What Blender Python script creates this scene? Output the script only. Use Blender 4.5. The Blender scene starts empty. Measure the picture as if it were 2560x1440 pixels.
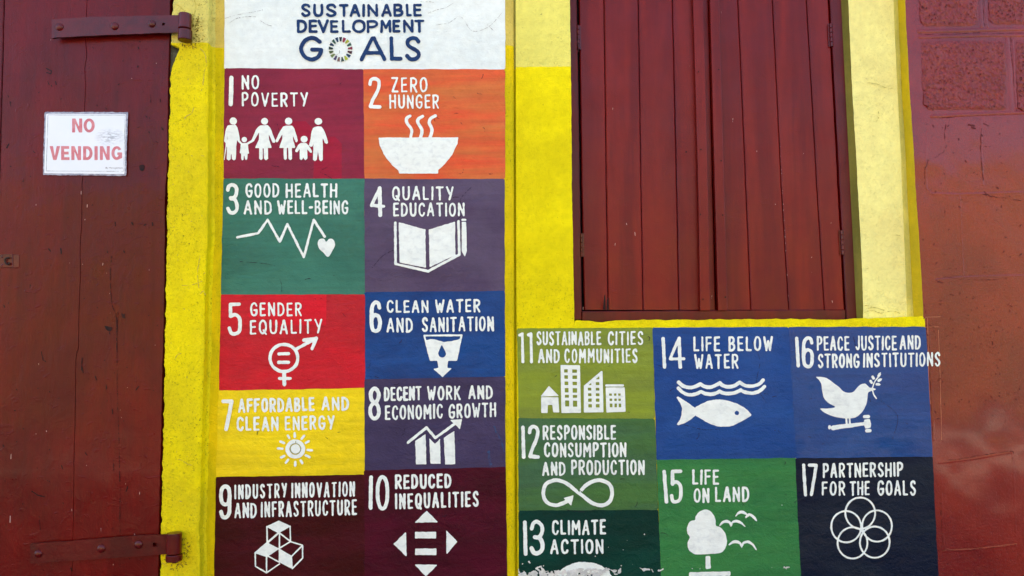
import bpy, bmesh, math, random
import numpy as np
from mathutils import Matrix, Vector

random.seed(7)
rng = np.random.default_rng(7)
scene = bpy.context.scene
C = scene.collection

# ------------------------------------------------------------------ camera
CAM = Vector((0.0, -2.6, 1.5))
F_PX = 1849.0
PITCH = math.radians(4.6)
ROLL = math.radians(-0.5)
cam_data = bpy.data.cameras.new('camera')
cam = bpy.data.objects.new('camera', cam_data)
C.objects.link(cam)
cam_data.sensor_width = 36.0
cam_data.lens = F_PX / 2560.0 * 36.0
cam_data.clip_start = 0.05
cam_data.clip_end = 500.0
R = (Matrix.Rotation(math.radians(90) + PITCH, 3, 'X') @ Matrix.Rotation(ROLL, 3, 'Z'))
cam.matrix_world = Matrix.Translation(CAM) @ R.to_4x4()
scene.camera = cam
scene.render.resolution_x = 1024
scene.render.resolution_y = 576

# ------------------------------------------------------------------ world, sun, exposure
SUN_ELEV = math.radians(44)
SUN_AZ = math.radians(12)          # behind the wall: the facade stands in open shade
world = bpy.data.worlds.new('World')
scene.world = world
world.use_nodes = True
wnt = world.node_tree
sky = wnt.nodes.new('ShaderNodeTexSky')
sky.sky_type = 'NISHITA'
sky.sun_disc = False
sky.sun_elevation = SUN_ELEV
sky.sun_rotation = SUN_AZ
sky.dust_density = 2.5
wnt.links.new(sky.outputs['Color'], wnt.nodes['Background'].inputs['Color'])
wnt.nodes['Background'].inputs['Strength'].default_value = 0.15
sun_data = bpy.data.lights.new('sun', 'SUN')
sun_data.energy = 5.0
sun_data.angle = math.radians(0.5)
sun_data.color = (1.0, 0.95, 0.87)
sun = bpy.data.objects.new('sun', sun_data)
C.objects.link(sun)
sd = Vector((math.sin(SUN_AZ) * math.cos(SUN_ELEV), math.cos(SUN_AZ) * math.cos(SUN_ELEV), math.sin(SUN_ELEV)))
sun.rotation_euler = sd.to_track_quat('Z', 'Y').to_euler()
scene.view_settings.view_transform = 'Standard'
scene.view_settings.look = 'None'
scene.view_settings.exposure = 2.1
scene.view_settings.gamma = 1.0
scene.view_settings.use_curve_mapping = False

# ------------------------------------------------------------------ pixels to points on a plane of depth y
Rn = np.array(R)
def U(px, py, y=0.0):
    px = np.asarray(px, float); py = np.asarray(py, float)
    d = np.stack([(px - 1280.0) / F_PX, -(py - 720.0) / F_PX, -np.ones_like(px)], -1) @ Rn.T
    t = (np.asarray(y, float) - CAM.y) / d[..., 1]
    return np.array(CAM) + d * t[..., None]

# ------------------------------------------------------------------ noise
_P = np.random.default_rng(11).permutation(256); _P = np.concatenate([_P, _P, _P])
_G = np.random.default_rng(12).uniform(-1, 1, 256)
def vn(x, y):
    x = np.asarray(x, float) + 1000.0; y = np.asarray(y, float) + 1000.0
    xi = np.floor(x).astype(int); yi = np.floor(y).astype(int)
    fx = x - xi; fy = y - yi
    fx = fx * fx * (3 - 2 * fx); fy = fy * fy * (3 - 2 * fy)
    xi &= 255; yi &= 255
    def h(a, b): return _G[_P[_P[a & 255] + (b & 255)]]
    return (h(xi, yi) * (1 - fx) + h(xi + 1, yi) * fx) * (1 - fy) + (h(xi, yi + 1) * (1 - fx) + h(xi + 1, yi + 1) * fx) * fy
def relief(x, z):
    return 0.0022 * vn(x * 3.1, z * 3.1) + 0.0011 * vn(x * 8.3 + 5, z * 8.3) + 0.00045 * vn(x * 21, z * 21 + 9)

# ------------------------------------------------------------------ object helpers
def lin(c):
    return tuple(((v / 255.0) / 12.92 if v / 255.0 <= 0.04045 else ((v / 255.0 + 0.055) / 1.055) ** 2.4) for v in c)
def root_loc(o):
    v = Vector((0, 0, 0))
    while o is not None:
        v += o.location; o = o.parent
    return v
def thing(name, loc, label, cat, group=None):
    o = bpy.data.objects.new(name, None); C.objects.link(o)
    o.location = loc; o.empty_display_size = 0.1
    o['label'] = label; o['category'] = cat
    if group: o['group'] = group
    return o
def mk(name, verts, faces, m, parent=None, smooth=False, label=None, kind=None, loc=None):
    verts = np.asarray(verts, float)
    base = root_loc(parent) if parent else Vector((0, 0, 0))
    if loc is None:
        loc = verts.mean(0) if len(verts) else np.zeros(3)
    loc = np.array(loc)
    v = verts - loc
    me = bpy.data.meshes.new(name)
    me.from_pydata(v.tolist(), [], faces)
    if smooth: me.polygons.foreach_set('use_smooth', [True] * len(me.polygons))
    me.update()
    ms = m if isinstance(m, list) else [m]
    for q in ms: me.materials.append(q)
    o = bpy.data.objects.new(name, me); C.objects.link(o)
    if parent: o.parent = parent
    o.location = Vector(loc.tolist()) - base
    if label: o['label'] = label
    if kind: o['kind'] = kind
    return o
def struct(o): o['kind'] = 'structure'; return o

# ------------------------------------------------------------------ materials
def new_mat(name):
    m = bpy.data.materials.new(name); m.use_nodes = True
    return m, m.node_tree, m.node_tree.nodes['Principled BSDF']
class NT:
    def __init__(s, nt): s.nt = nt; s._pos = None
    def n(s, t, **kw):
        q = s.nt.nodes.new(t)
        for k, v in kw.items(): setattr(q, k, v)
        return q
    def l(s, a, b): s.nt.links.new(a, b)
    def pos(s):
        if s._pos is None: s._pos = s.n('ShaderNodeNewGeometry').outputs['Position']
        return s._pos
    def mapped(s, sc, off=(0, 0, 0)):
        q = s.n('ShaderNodeMapping'); s.l(s.pos(), q.inputs['Vector'])
        q.inputs['Scale'].default_value = sc; q.inputs['Location'].default_value = off
        return q.outputs['Vector']
    def noise(s, sc=(1, 1, 1), off=(0, 0, 0), detail=4, rough=0.55, dist=0.0, scale=1.0):
        q = s.n('ShaderNodeTexNoise'); s.l(s.mapped(sc, off), q.inputs['Vector'])
        q.inputs['Scale'].default_value = scale; q.inputs['Detail'].default_value = detail
        q.inputs['Roughness'].default_value = rough; q.inputs['Distortion'].default_value = dist
        return q.outputs['Fac']
    def rng(s, v, a, b, c=0.0, d=1.0):
        q = s.n('ShaderNodeMapRange'); s.l(v, q.inputs['Value'])
        for i, x in zip(('From Min', 'From Max', 'To Min', 'To Max'), (a, b, c, d)): q.inputs[i].default_value = x
        return q.outputs['Result']
    def math(s, op, a, b=None):
        q = s.n('ShaderNodeMath', operation=op)
        for i, v in enumerate((a, b)):
            if v is None: continue
            if isinstance(v, (int, float)): q.inputs[i].default_value = v
            else: s.l(v, q.inputs[i])
        return q.outputs[0]
    def mix(s, f, a, b, mode='MIX'):
        q = s.n('ShaderNodeMix', data_type='RGBA', blend_type=mode)
        for i, v in ((0, f), (6, a), (7, b)):
            if isinstance(v, (int, float)): q.inputs[i].default_value = v
            elif isinstance(v, tuple): q.inputs[i].default_value = (*v[:3], 1)
            else: s.l(v, q.inputs[i])
        return q.outputs[2]
    def bump(s, h, dist, strength=1.0, prev=None):
        q = s.n('ShaderNodeBump'); q.inputs['Distance'].default_value = dist; q.inputs['Strength'].default_value = strength
        s.l(h, q.inputs['Height'])
        if prev is not None: s.l(prev, q.inputs['Normal'])
        return q.outputs['Normal']

_seed = [0]
def pig(c):
    """pigment reflectance: the display value without the sheen and the cool skylight"""
    L = lin(c); return (max(.0008, L[0] * 1.03 - .010), max(.0008, L[1] * 1.05 - .010), max(.0008, L[2] * .90 - .009))
def paint(name, c1, c2=None, sc=(2, 2, 6), lo=0.4, hi=0.6, rough=0.5, spec=0.25, mode='mural', amt=1.0,
          coat=0.0, crough=0.10, stroke=1.0, speck=0.0, speck_col=(60, 45, 25), zsplit=None, cream=None, hard=None, grey=0.0):
    """oil/emulsion paint on plaster, wood or iron; colours in display values of the paint itself"""
    _seed[0] += 1
    o = (_seed[0] * 3.17, _seed[0] * 1.71, _seed[0] * 2.3)
    m, nt, b = new_mat(name); t = NT(nt)
    a = pig(c1); col = a
    if c2 is not None:
        col = t.mix(t.rng(t.noise(sc, o, 4, 0.6, 0.4), lo, hi), a, pig(c2))
    if hard is not None:            # overpainted patches with hard edges
        hc, hsc, hth = hard
        q = t.n('ShaderNodeTexVoronoi', feature='F1', distance='CHEBYCHEV'); t.l(t.mapped(hsc, o), q.inputs['Vector']); q.inputs['Scale'].default_value = 1.0
        sep = t.n('ShaderNodeSeparateColor'); t.l(q.outputs['Color'], sep.inputs[0])
        col = t.mix(t.rng(sep.outputs[0], hth, hth + 0.02), col, pig(hc))
    if zsplit is not None:
        sepz = t.n('ShaderNodeSeparateXYZ'); t.l(t.pos(), sepz.inputs[0])
        wob = t.rng(t.noise((30, 30, 30), o, 2), 0, 1, -0.0035, 0.0035)
        zz = t.math('ADD', sepz.outputs[2], wob)
        cr = t.mix(t.rng(t.noise((5, 5, 5), o, 4), 0.38, 0.62), pig(cream[0]), pig(cream[1]))
        col = t.mix(t.rng(zz, zsplit - 0.0012, zsplit + 0.0012), col, cr)
    if mode == 'mural':             # horizontal brush strokes of uneven coverage
        col = t.mix(1.0, col, t.mix(t.rng(t.noise((3, 3, 55), o, 4, 0.65, 0.3), 0.32, 0.68), (1 - .12 * stroke,) * 3, (1 + .07 * stroke,) * 3), 'MULTIPLY')
    if mode == 'wood':
        col = t.mix(1.0, col, t.mix(t.rng(t.noise((45, 45, 2.5), o, 5, 0.65, 0.2), 0.32, 0.68), (1 - .13 * stroke,) * 3, (1 + .08 * stroke,) * 3), 'MULTIPLY')
    # gentle mottling
    col = t.mix(1.0, col, t.mix(t.rng(t.noise((35, 35, 35), o, 5, 0.6), 0.3, 0.7), (0.93, 0.93, 0.93), (1.05, 1.05, 1.05)), 'MULTIPLY')
    if grey:
        g = t.rng(t.noise((4, 4, 4), (o[1], 0, o[0]), 5, 0.6), 0.45, 0.75, 0, grey)
        col = t.mix(g, col, lin((190, 196, 200)))
    if speck:
        d = t.rng(t.noise((150, 150, 130), o, 5, 0.7, 0.3), 0.56, 0.68)
        msk = t.rng(t.noise((3.0, 3.0, 2.0), (o[2], o[0], 0), 4, 0.6), 0.36, 0.66)
        col = t.mix(t.math('MULTIPLY', t.math('MULTIPLY', d, msk), speck), col, lin(speck_col))
        d2 = t.rng(t.noise((70, 70, 70), (o[1], 4, 4), 4, 0.7, 0.6), 0.68, 0.74)
        col = t.mix(t.math('MULTIPLY', d2, min(1.0, speck * 1.2)), col, lin(speck_col))
    if isinstance(col, tuple): b.inputs['Base Color'].default_value = (*col, 1)
    else: t.l(col, b.inputs['Base Color'])
    b.inputs['Specular IOR Level'].default_value = spec
    b.inputs['Coat Weight'].default_value = coat; b.inputs['Coat Roughness'].default_value = crough
    rr = t.rng(t.noise((9, 9, 9), o, 4), 0.3, 0.7, rough - 0.07, rough + 0.09)
    t.l(rr, b.inputs['Roughness'])
    if mode == 'mural':
        n = t.bump(t.noise((16, 16, 22), (0, 0, 0), 5, 0.62, 0.6), 0.006 * amt, 0.8)
        n = t.bump(t.noise((95, 95, 120), (0, 0, 0), 4, 0.6, 0.8), 0.0016 * amt, 0.9, n)
        n = t.bump(t.rng(t.noise((45, 45, 70), (3, 0, 0), 3, 0.5, 2.5), 0.60, 0.72), 0.0008 * amt, 0.8, n)
    elif mode == 'stucco':
        n = t.bump(t.noise((18, 18, 18), (0, 0, 0), 6, 0.65, 0.5), 0.0042 * amt, 0.9)
        n = t.bump(t.noise((120, 120, 120), (0, 0, 0), 4, 0.65, 0.6), 0.0030 * amt, 1.0, n)
        n = t.bump(t.rng(t.noise((85, 85, 85), (7, 0, 0), 5, 0.7, 0.2), 0.54, 0.70, 1, 0), 0.0016 * amt, 0.8, n)
    elif mode == 'wood':
        n = t.bump(t.noise((40, 40, 1.2), (0, 0, 0), 5, 0.6, 0.1), 0.0014 * amt, 0.7)
        n = t.bump(t.noise((14, 14, 9), (2, 0, 0), 5, 0.65, 1.0), 0.0040 * amt, 0.8, n)
        n = t.bump(t.noise((150, 150, 60), (0, 5, 0), 3, 0.6), 0.0006 * amt, 0.8, n)
        n = t.bump(t.rng(t.noise((22, 22, 36), (9, 0, 0), 3, 0.5, 1.5), 0.62, 0.80), 0.0020 * amt, 0.7, n)
    elif mode == 'iron':
        n = t.bump(t.noise((60, 60, 60), (0, 0, 0), 4, 0.6), 0.0014 * amt, 0.8)
    elif mode == 'stone':
        n = t.bump(t.noise((80, 80, 80), (0, 0, 0), 6, 0.75, 0.1), 0.008 * amt, 1.0)
        n = t.bump(t.rng(t.noise((100, 100, 100), (7, 0, 0), 4, 0.7, 0.2), 0.54, 0.68, 1, 0), 0.006 * amt, 1.0, n)
    else:
        n = None
    if n is not None: t.l(n, b.inputs['Normal'])
    return m

CREAM = None
zl = float(U(475, 107, -0.06)[2]); zm = float(U(540, 120, -0.015)[2]); zm2 = float(U(1275, 123, -0.015)[2]); zr = float(U(1360, 167, 0)[2])
M = {}
M['yel_pil'] = paint('yellow_plaster_pilaster', (240, 222, 8), (222, 204, 34), sc=(4, 4, 3), spec=.10, mode='stucco', rough=0.62, speck=1.0, zsplit=zl, cream=((230, 220, 124), (212, 200, 112)))
M['yel_mur'] = paint('yellow_plaster_margin', (236, 206, 2), (204, 188, 26), sc=(6, 6, 2.5), spec=.10, mode='stucco', amt=0.8, rough=0.6, speck=0.7, zsplit=zm, cream=((224, 202, 104), (206, 184, 96)))
M['yel_right'] = paint('yellow_plaster_right', (244, 228, 2), (226, 210, 10), sc=(3, 3, 3), spec=.10, mode='stucco', amt=0.9, rough=0.6, speck=0.55, zsplit=zr, cream=((240, 232, 124), (230, 222, 116)))
M['yel_sill'] = paint('yellow_plaster_sill', (244, 230, 10), (232, 214, 30), sc=(12, 12, 12), spec=.10, mode='stucco', rough=0.6, speck=0.35)
M['cream_jamb'] = paint('cream_plaster_jamb', (248, 240, 156), (238, 226, 146), sc=(4, 4, 3), mode='stucco', amt=0.9, rough=0.6, speck=0.3)
M['cream_edge'] = paint('cream_plaster_edge', (226, 216, 118), (196, 190, 104), sc=(14, 14, 5), mode='stucco', amt=0.6, rough=0.6, speck=0.4)
M['ochre'] = paint('outer_return_painted_shade', (216, 184, 34), (200, 174, 44), sc=(4, 4, 3), mode='stucco', amt=0.6, rough=0.6, speck=0.15)  # shade on the left-facing outer return is put into this ochre
M['olive'] = paint('inner_return_painted_shade', (150, 138, 66), (126, 118, 56), sc=(10, 10, 3), mode='stucco', amt=0.6, rough=0.6, speck=0.3)  # olive paints in the shade of the inner side face
M['red_wall'] = paint('oxide_red_masonry', (130, 34, 26), (110, 22, 20), sc=(2.4, 2.4, 2.0), mode='stucco', amt=0.70, rough=0.36, spec=0.22, coat=.60, crough=.13, speck=0.35, speck_col=(70, 16, 18))
M['red_stone'] = paint('oxide_red_rough_stone', (132, 44, 42), (124, 40, 40), sc=(9, 9, 9), mode='stone', amt=0.35, rough=0.5, spec=.35, coat=.25, speck=0.2, speck_col=(80, 24, 28))
M['door'] = paint('door_red_gloss', (104, 20, 22), (86, 12, 16), sc=(3, 3, 1.2), mode='wood', amt=.9, rough=0.34, spec=0.2, coat=.08, speck=0.14, speck_col=(50, 10, 12))
M['iron'] = paint('hinge_red_gloss', (94, 22, 24), (76, 14, 14), sc=(8, 8, 8), mode='iron', rough=0.32, spec=.3, coat=.2)
M['shutter'] = paint('shutter_red_gloss', (120, 32, 24), (102, 22, 20), sc=(12, 12, 1.0), mode='wood', amt=0.25, stroke=.5, rough=0.38, spec=.28)
M['frame'] = paint('frame_red_gloss', (98, 22, 22), (82, 16, 18), sc=(12, 12, 2.0), mode='wood', amt=0.4, rough=0.36, spec=.3)
M['dark'] = paint('dark_gap', (26, 12, 12), None, mode='none', rough=0.8)
M['nick'] = paint('nick_dark', (48, 14, 16), (30, 16, 14), sc=(30, 30, 30), mode='none', rough=0.6)
M['fleck'] = paint('paint_fleck', (190, 150, 150), None, mode='none', rough=0.6)
M['crack'] = paint('crack_grey', (150, 152, 158), (190, 194, 200), sc=(30, 30, 30), mode='none', rough=0.8)
M['crack_y'] = paint('crack_brown', (182, 166, 84), (190, 174, 76), sc=(30, 30, 30), mode='none', rough=0.8)
M['crack_r'] = paint('crack_red', (92, 28, 28), (80, 22, 22), sc=(30, 30, 30), mode='none', rough=0.6)
M['mortar'] = paint('bare_mortar', (92, 92, 84), (60, 60, 56), sc=(40, 40, 40), mode='stucco', rough=0.8, speck=0.6, speck_col=(30, 30, 28))
M['white'] = paint('white_lettering', (236, 243, 249), (216, 224, 232), lo=.5, hi=.75, sc=(40, 40, 60), mode='mural', stroke=.3, amt=0.3, rough=0.55)
M['white_panel'] = paint('white_header', (232, 240, 248), (224, 234, 243), sc=(3, 3, 3), mode='mural', stroke=.25, amt=0.8, rough=0.6, speck=0.10, speck_col=(150, 155, 165))
M['navy_text'] = paint('navy_lettering', (22, 60, 112), (16, 50, 100), sc=(20, 20, 30), mode='mural', amt=0.6, rough=0.5)
M['peel'] = paint('bare_white_undercoat', (226, 226, 232), (196, 198, 204), sc=(30, 30, 50), mode='stucco', rough=0.75, speck=0.7, speck_col=(90, 92, 96))
GOAL = {
 1: dict(c1=(140, 38, 64), c2=(128, 36, 62), sc=(2, 2, 5), hard=((156, 16, 56), (4, 4, 4), 0.86)),
 2: dict(c1=(222, 84, 52), c2=(206, 112, 62), sc=(2.2, 2.2, 16), lo=0.36, hi=0.64),
 3: dict(c1=(62, 122, 108), c2=(54, 110, 98), sc=(3, 3, 6)),
 4: dict(c1=(88, 74, 106), c2=(78, 64, 96), sc=(3, 3, 6), grey=0.05),
 5: dict(c1=(204, 30, 46), c2=(184, 34, 46), sc=(2.4, 2.4, 4), hard=((214, 26, 46), (3.4, 3.4, 3.4), 0.62)),
 6: dict(c1=(12, 72, 142), c2=(18, 60, 122), sc=(3, 3, 7)),
 7: dict(c1=(244, 216, 2), c2=(234, 206, 2), sc=(3, 3, 7)),
 8: dict(c1=(68, 60, 98), c2=(60, 52, 86), sc=(3, 3, 6)),
 9: dict(spec=.14, c1=(74, 28, 36), c2=(62, 24, 28), sc=(3, 3, 9)),
 10: dict(spec=.14, c1=(80, 20, 44), c2=(66, 18, 38), sc=(3, 3, 7)),
 11: dict(c1=(122, 138, 60), c2=(136, 154, 52), sc=(1.8, 1.8, 11), lo=0.38, hi=0.62),
 12: dict(c1=(66, 104, 76), c2=(70, 112, 62), sc=(1.8, 1.8, 10)),
 13: dict(c1=(2, 66, 60), c2=(4, 56, 52), sc=(3, 3, 9), spec=.12),
 14: dict(c1=(26, 68, 140), c2=(34, 76, 148), sc=(3, 3, 6)),
 15: dict(c1=(48, 116, 70), c2=(56, 126, 72), sc=(2.2, 2.2, 8), rough=0.45),
 16: dict(c1=(14, 72, 140), c2=(18, 66, 134), sc=(2.4, 2.4, 5), rough=0.36, spec=.12, coat=.28, crough=.14),
 17: dict(spec=.14, c1=(34, 42, 58), c2=(26, 34, 54), sc=(3, 3, 9), rough=0.36),
}
for k, v in GOAL.items():
    v.setdefault('rough', 0.5)
    M['goal%d' % k] = paint('goal_paint_%d' % k, mode='mural', speck=0.05, speck_col=(40, 30, 40), **v)

# ------------------------------------------------------------------ lofted plaster surfaces
def pl(poly, rows):
    p = np.array(poly, float)
    xs = np.interp(rows, p[:, 1], p[:, 0])
    s = (p[-1, 0] - p[0, 0]) / max(1.0, p[-1, 1] - p[0, 1])
    xs = np.where(rows < p[0, 1], p[0, 0] + (rows - p[0, 1]) * s, xs)
    xs = np.where(rows > p[-1, 1], p[-1, 0] + (rows - p[-1, 1]) * s, xs)
    return xs
def loft(cols, rows, sub=1, amp=1.0):
    """cols: (polyline in photo pixels, plane depth, extra depth); returns verts and quads"""
    rows = np.asarray(rows, float)
    pts = []
    for poly, y, dy in cols:
        q = U(pl(poly, rows), rows, y); q[:, 1] += dy; pts.append(q)
    full = [pts[0]]
    for i in range(len(pts) - 1):
        n = sub[i] if isinstance(sub, (list, tuple)) else sub
        for k in range(1, n + 1):
            f = k / n; full.append(pts[i] * (1 - f) + pts[i + 1] * f)
    V = np.stack(full, 0)                                   # columns, rows, 3
    V[..., 1] -= relief(V[..., 0], V[..., 2]) * amp
    nc, nr = V.shape[0], V.shape[1]
    idx = np.arange(nc * nr).reshape(nc, nr)
    F = np.stack([idx[:-1, :-1], idx[:-1, 1:], idx[1:, 1:], idx[1:, :-1]], -1).reshape(-1, 4)
    return V.reshape(-1, 3), F.tolist()
def merge(parts):
    V, F, o = [], [], 0
    for v, f in parts:
        V.append(v); F += [[i + o for i in q] for q in f]; o += len(v)
    return np.concatenate(V), F

# ------------------------------------------------------------------ painted shapes: signed distance -> clean mesh
def catmull(pts, n=6, closed=False):
    p = [np.array(q, float) for q in pts]
    if closed: p = [p[-1]] + p + [p[0], p[1]]
    else: p = [2 * p[0] - p[1]] + p + [2 * p[-1] - p[-2]]
    out = []
    for i in range(1, len(p) - 2):
        for k in range(n):
            t = k / n
            out.append(0.5 * ((2 * p[i]) + (-p[i - 1] + p[i + 1]) * t + (2 * p[i - 1] - 5 * p[i] + 4 * p[i + 1] - p[i + 2]) * t * t + (-p[i - 1] + 3 * p[i] - 3 * p[i + 1] + p[i + 2]) * t ** 3))
    if not closed: out.append(p[-2])
    return np.array(out)
class Frame:
    """a crop of the photograph: origin and magnification, so shapes are entered as read off it"""
    def __init__(s, x, y, k): s.x, s.y, s.k = x, y, k
    def p(s, pts): return np.array(pts, float) / s.k + np.array([s.x, s.y])
class Shape:
    def __init__(s, fr=None): s.fr = fr or Frame(0, 0, 1); s.ops = []
    def _p(s, pts): return s.fr.p(pts)
    def line(s, pts, w, op='+', w2=None): s.ops.append((op, 'line', s._p(pts), w / s.fr.k / 2, (w2 if w2 is not None else w) / s.fr.k / 2)); return s
    def curve(s, pts, w, op='+', closed=False, n=6):
        q = catmull(pts, n, closed)
        if closed: q = np.vstack([q, q[:1]])
        return s.line(q, w, op)
    def poly(s, pts, op='+', r=0.0): s.ops.append((op, 'poly', s._p(pts), r / s.fr.k, 0)); return s
    def spoly(s, pts, op='+', r=0.0): return s.poly(catmull(pts, 5, True), op, r)
    def disc(s, c, rx, ry=None, op='+'):
        a = np.linspace(0, 2 * np.pi, 40, endpoint=False); ry = ry or rx
        return s.poly([(c[0] + rx * math.cos(t), c[1] + ry * math.sin(t)) for t in a], op)
    def rect(s, x0, y0, x1, y1, op='+', r=0.0): return s.poly([(x0 + r, y0 + r), (x1 - r, y0 + r), (x1 - r, y1 - r), (x0 + r, y1 - r)], op, r)
    def ring(s, c, r, w, ry=None, a0=0, a1=360):
        ry = ry or r
        a = np.radians(np.linspace(a0, a1, 48))
        return s.line([(c[0] + r * math.cos(t), c[1] + ry * math.sin(t)) for t in a], w)
    def bbox(s):
        P_ = [np.vstack([o[2].min(0) - max(o[3], o[4]) - 3, o[2].max(0) + max(o[3], o[4]) + 3]) for o in s.ops if o[0] == '+']
        P_ = np.vstack(P_); return P_.min(0), P_.max(0)
def seg_d(X, Y, a, b, r0, r1):
    d = b - a; L = float(d @ d) or 1e-9
    t = np.clip(((X - a[0]) * d[0] + (Y - a[1]) * d[1]) / L, 0, 1)
    return np.hypot(X - a[0] - t * d[0], Y - a[1] - t * d[1]) - (r0 + (r1 - r0) * t)
def poly_d(X, Y, p):
    D = np.full(X.shape, 1e9); ins = np.zeros(X.shape, bool)
    n = len(p)
    for i in range(n):
        a, b = p[i], p[(i + 1) % n]
        D = np.minimum(D, seg_d(X, Y, a, b, 0, 0))
        c = (a[1] > Y) != (b[1] > Y)
        with np.errstate(divide='ignore', invalid='ignore'):
            xx = (b[0] - a[0]) * (Y - a[1]) / (b[1] - a[1] if b[1] != a[1] else 1e-9) + a[0]
        ins ^= (c & (X < xx))
    return np.where(ins, -D, D)
# marching squares: corners bit 1=(i,j) 2=(i+1,j) 4=(i+1,j+1) 8=(i,j+1); c0..c3 corners, e0..e3 edges
_MS = {1: ['c0e0e3'], 2: ['c1e1e0'], 3: ['c0c1e1e3'], 4: ['c2e2e1'], 5: ['c0e0e1c2e2e3'], 6: ['c1c2e2e0'], 7: ['c0c1c2e2e3'],
       8: ['c3e3e2'], 9: ['c0e0e2c3'], 10: ['c1e1e2c3e3e0'], 11: ['c0c1e1e2c3'], 12: ['c2c3e3e1'], 13: ['c0e0e1c2c3'], 14: ['c1c2c3e3e0'], 15: ['c0c1c2c3']}
def sdf_mesh(shape, res, y, off, wob=0.35, wl=9.0, field=None, height=None, clip=None):
    lo, hi = shape.bbox()
    if clip is not None: lo = np.maximum(lo, clip[:2]); hi = np.minimum(hi, clip[2:])
    nx = int((hi[0] - lo[0]) / res) + 2; ny = int((hi[1] - lo[1]) / res) + 2
    gx = lo[0] + np.arange(nx) * res; gy = lo[1] + np.arange(ny) * res
    X, Y = np.meshgrid(gx, gy, indexing='ij')
    D = np.full(X.shape, 50.0)
    for op, kind, pts, r0, r1 in shape.ops:
        m = max(r0, r1) + 2 * res + 4
        b0 = pts.min(0) - m; b1 = pts.max(0) + m
        i0, i1 = max(0, int((b0[0] - lo[0]) / res)), min(nx, int((b1[0] - lo[0]) / res) + 2)
        j0, j1 = max(0, int((b0[1] - lo[1]) / res)), min(ny, int((b1[1] - lo[1]) / res) + 2)
        if i0 >= i1 or j0 >= j1: continue
        x, yv = X[i0:i1, j0:j1], Y[i0:i1, j0:j1]
        if kind == 'poly': d = poly_d(x, yv, pts) - r0
        else:
            d = np.full(x.shape, 1e9); n = len(pts) - 1
            for k in range(n):
                ra = r0 + (r1 - r0) * k / n; rb = r0 + (r1 - r0) * (k + 1) / n
                d = np.minimum(d, seg_d(x, yv, pts[k], pts[k + 1], ra, rb))
        D[i0:i1, j0:j1] = np.minimum(D[i0:i1, j0:j1], d) if op == '+' else np.maximum(D[i0:i1, j0:j1], -d)
    if field is not None: D = field(X, Y, D)
    D = D + wob * vn(X / wl, Y / wl) + wob * 0.5 * vn(X / (wl * .4) + 7, Y / (wl * .4))
    D[0, :] = np.maximum(D[0, :], .01); D[-1, :] = np.maximum(D[-1, :], .01); D[:, 0] = np.maximum(D[:, 0], .01); D[:, -1] = np.maximum(D[:, -1], .01)
    D = np.where(np.abs(D) < 1e-4, 1e-4, D)
    ins = D < 0
    code = ins[:-1, :-1] * 1 + ins[1:, :-1] * 2 + ins[1:, 1:] * 4 + ins[:-1, 1:] * 8
    N = nx * ny
    cid = np.arange(N).reshape(nx, ny)
    def vid(tok, I, J):
        if tok == 'c0': return cid[I, J]
        if tok == 'c1': return cid[I + 1, J]
        if tok == 'c2': return cid[I + 1, J + 1]
        if tok == 'c3': return cid[I, J + 1]
        if tok == 'e0': return N + cid[I, J]            # edge (i,j)-(i+1,j)
        if tok == 'e2': return N + cid[I, J + 1]
        if tok == 'e3': return 2 * N + cid[I, J]        # edge (i,j)-(i,j+1)
        return 2 * N + cid[I + 1, J]
    faces = []
    for cval, polys in _MS.items():
        I, J = np.nonzero(code == cval)
        if not len(I): continue
        for s in polys:
            toks = [s[i:i + 2] for i in range(0, len(s), 2)]
            faces.append(np.stack([vid(t, I, J) for t in toks], 1))
    if not faces: return np.zeros((0, 3)), []
    used = np.unique(np.concatenate([f.ravel() for f in faces]))
    PX = np.zeros(3 * N); PY = np.zeros(3 * N)
    PX[:N] = X.ravel(); PY[:N] = Y.ravel()
    t = np.zeros_like(D); t[:-1] = D[:-1] / (D[:-1] - D[1:] + 1e-12)
    t = np.clip(t, 0, 1)
    PX[N:2 * N] = (X + t * res).ravel(); PY[N:2 * N] = Y.ravel()
    t = np.zeros_like(D); t[:, :-1] = D[:, :-1] / (D[:, :-1] - D[:, 1:] + 1e-12)
    t = np.clip(t, 0, 1)
    PX[2 * N:] = X.ravel(); PY[2 * N:] = (Y + t * res).ravel()
    px, py = PX[used], PY[used]
    V = U(px, py, y)
    V[:, 1] -= relief(V[:, 0], V[:, 2]) + off
    if height is not None: V[:, 1] -= height(px, py)
    remap = np.zeros(3 * N, int); remap[used] = np.arange(len(used))
    out = []
    for f in faces: out += remap[f].tolist()
    return V, out
def painted(name, shape, m, parent, y, off, res=1.5, label=None, kind=None, **kw):
    V, Fc = sdf_mesh(shape, res, y, off, **kw)
    if not len(V): return None
    return mk(name, V, Fc, m, parent, smooth=True, label=label, kind=kind)

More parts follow.
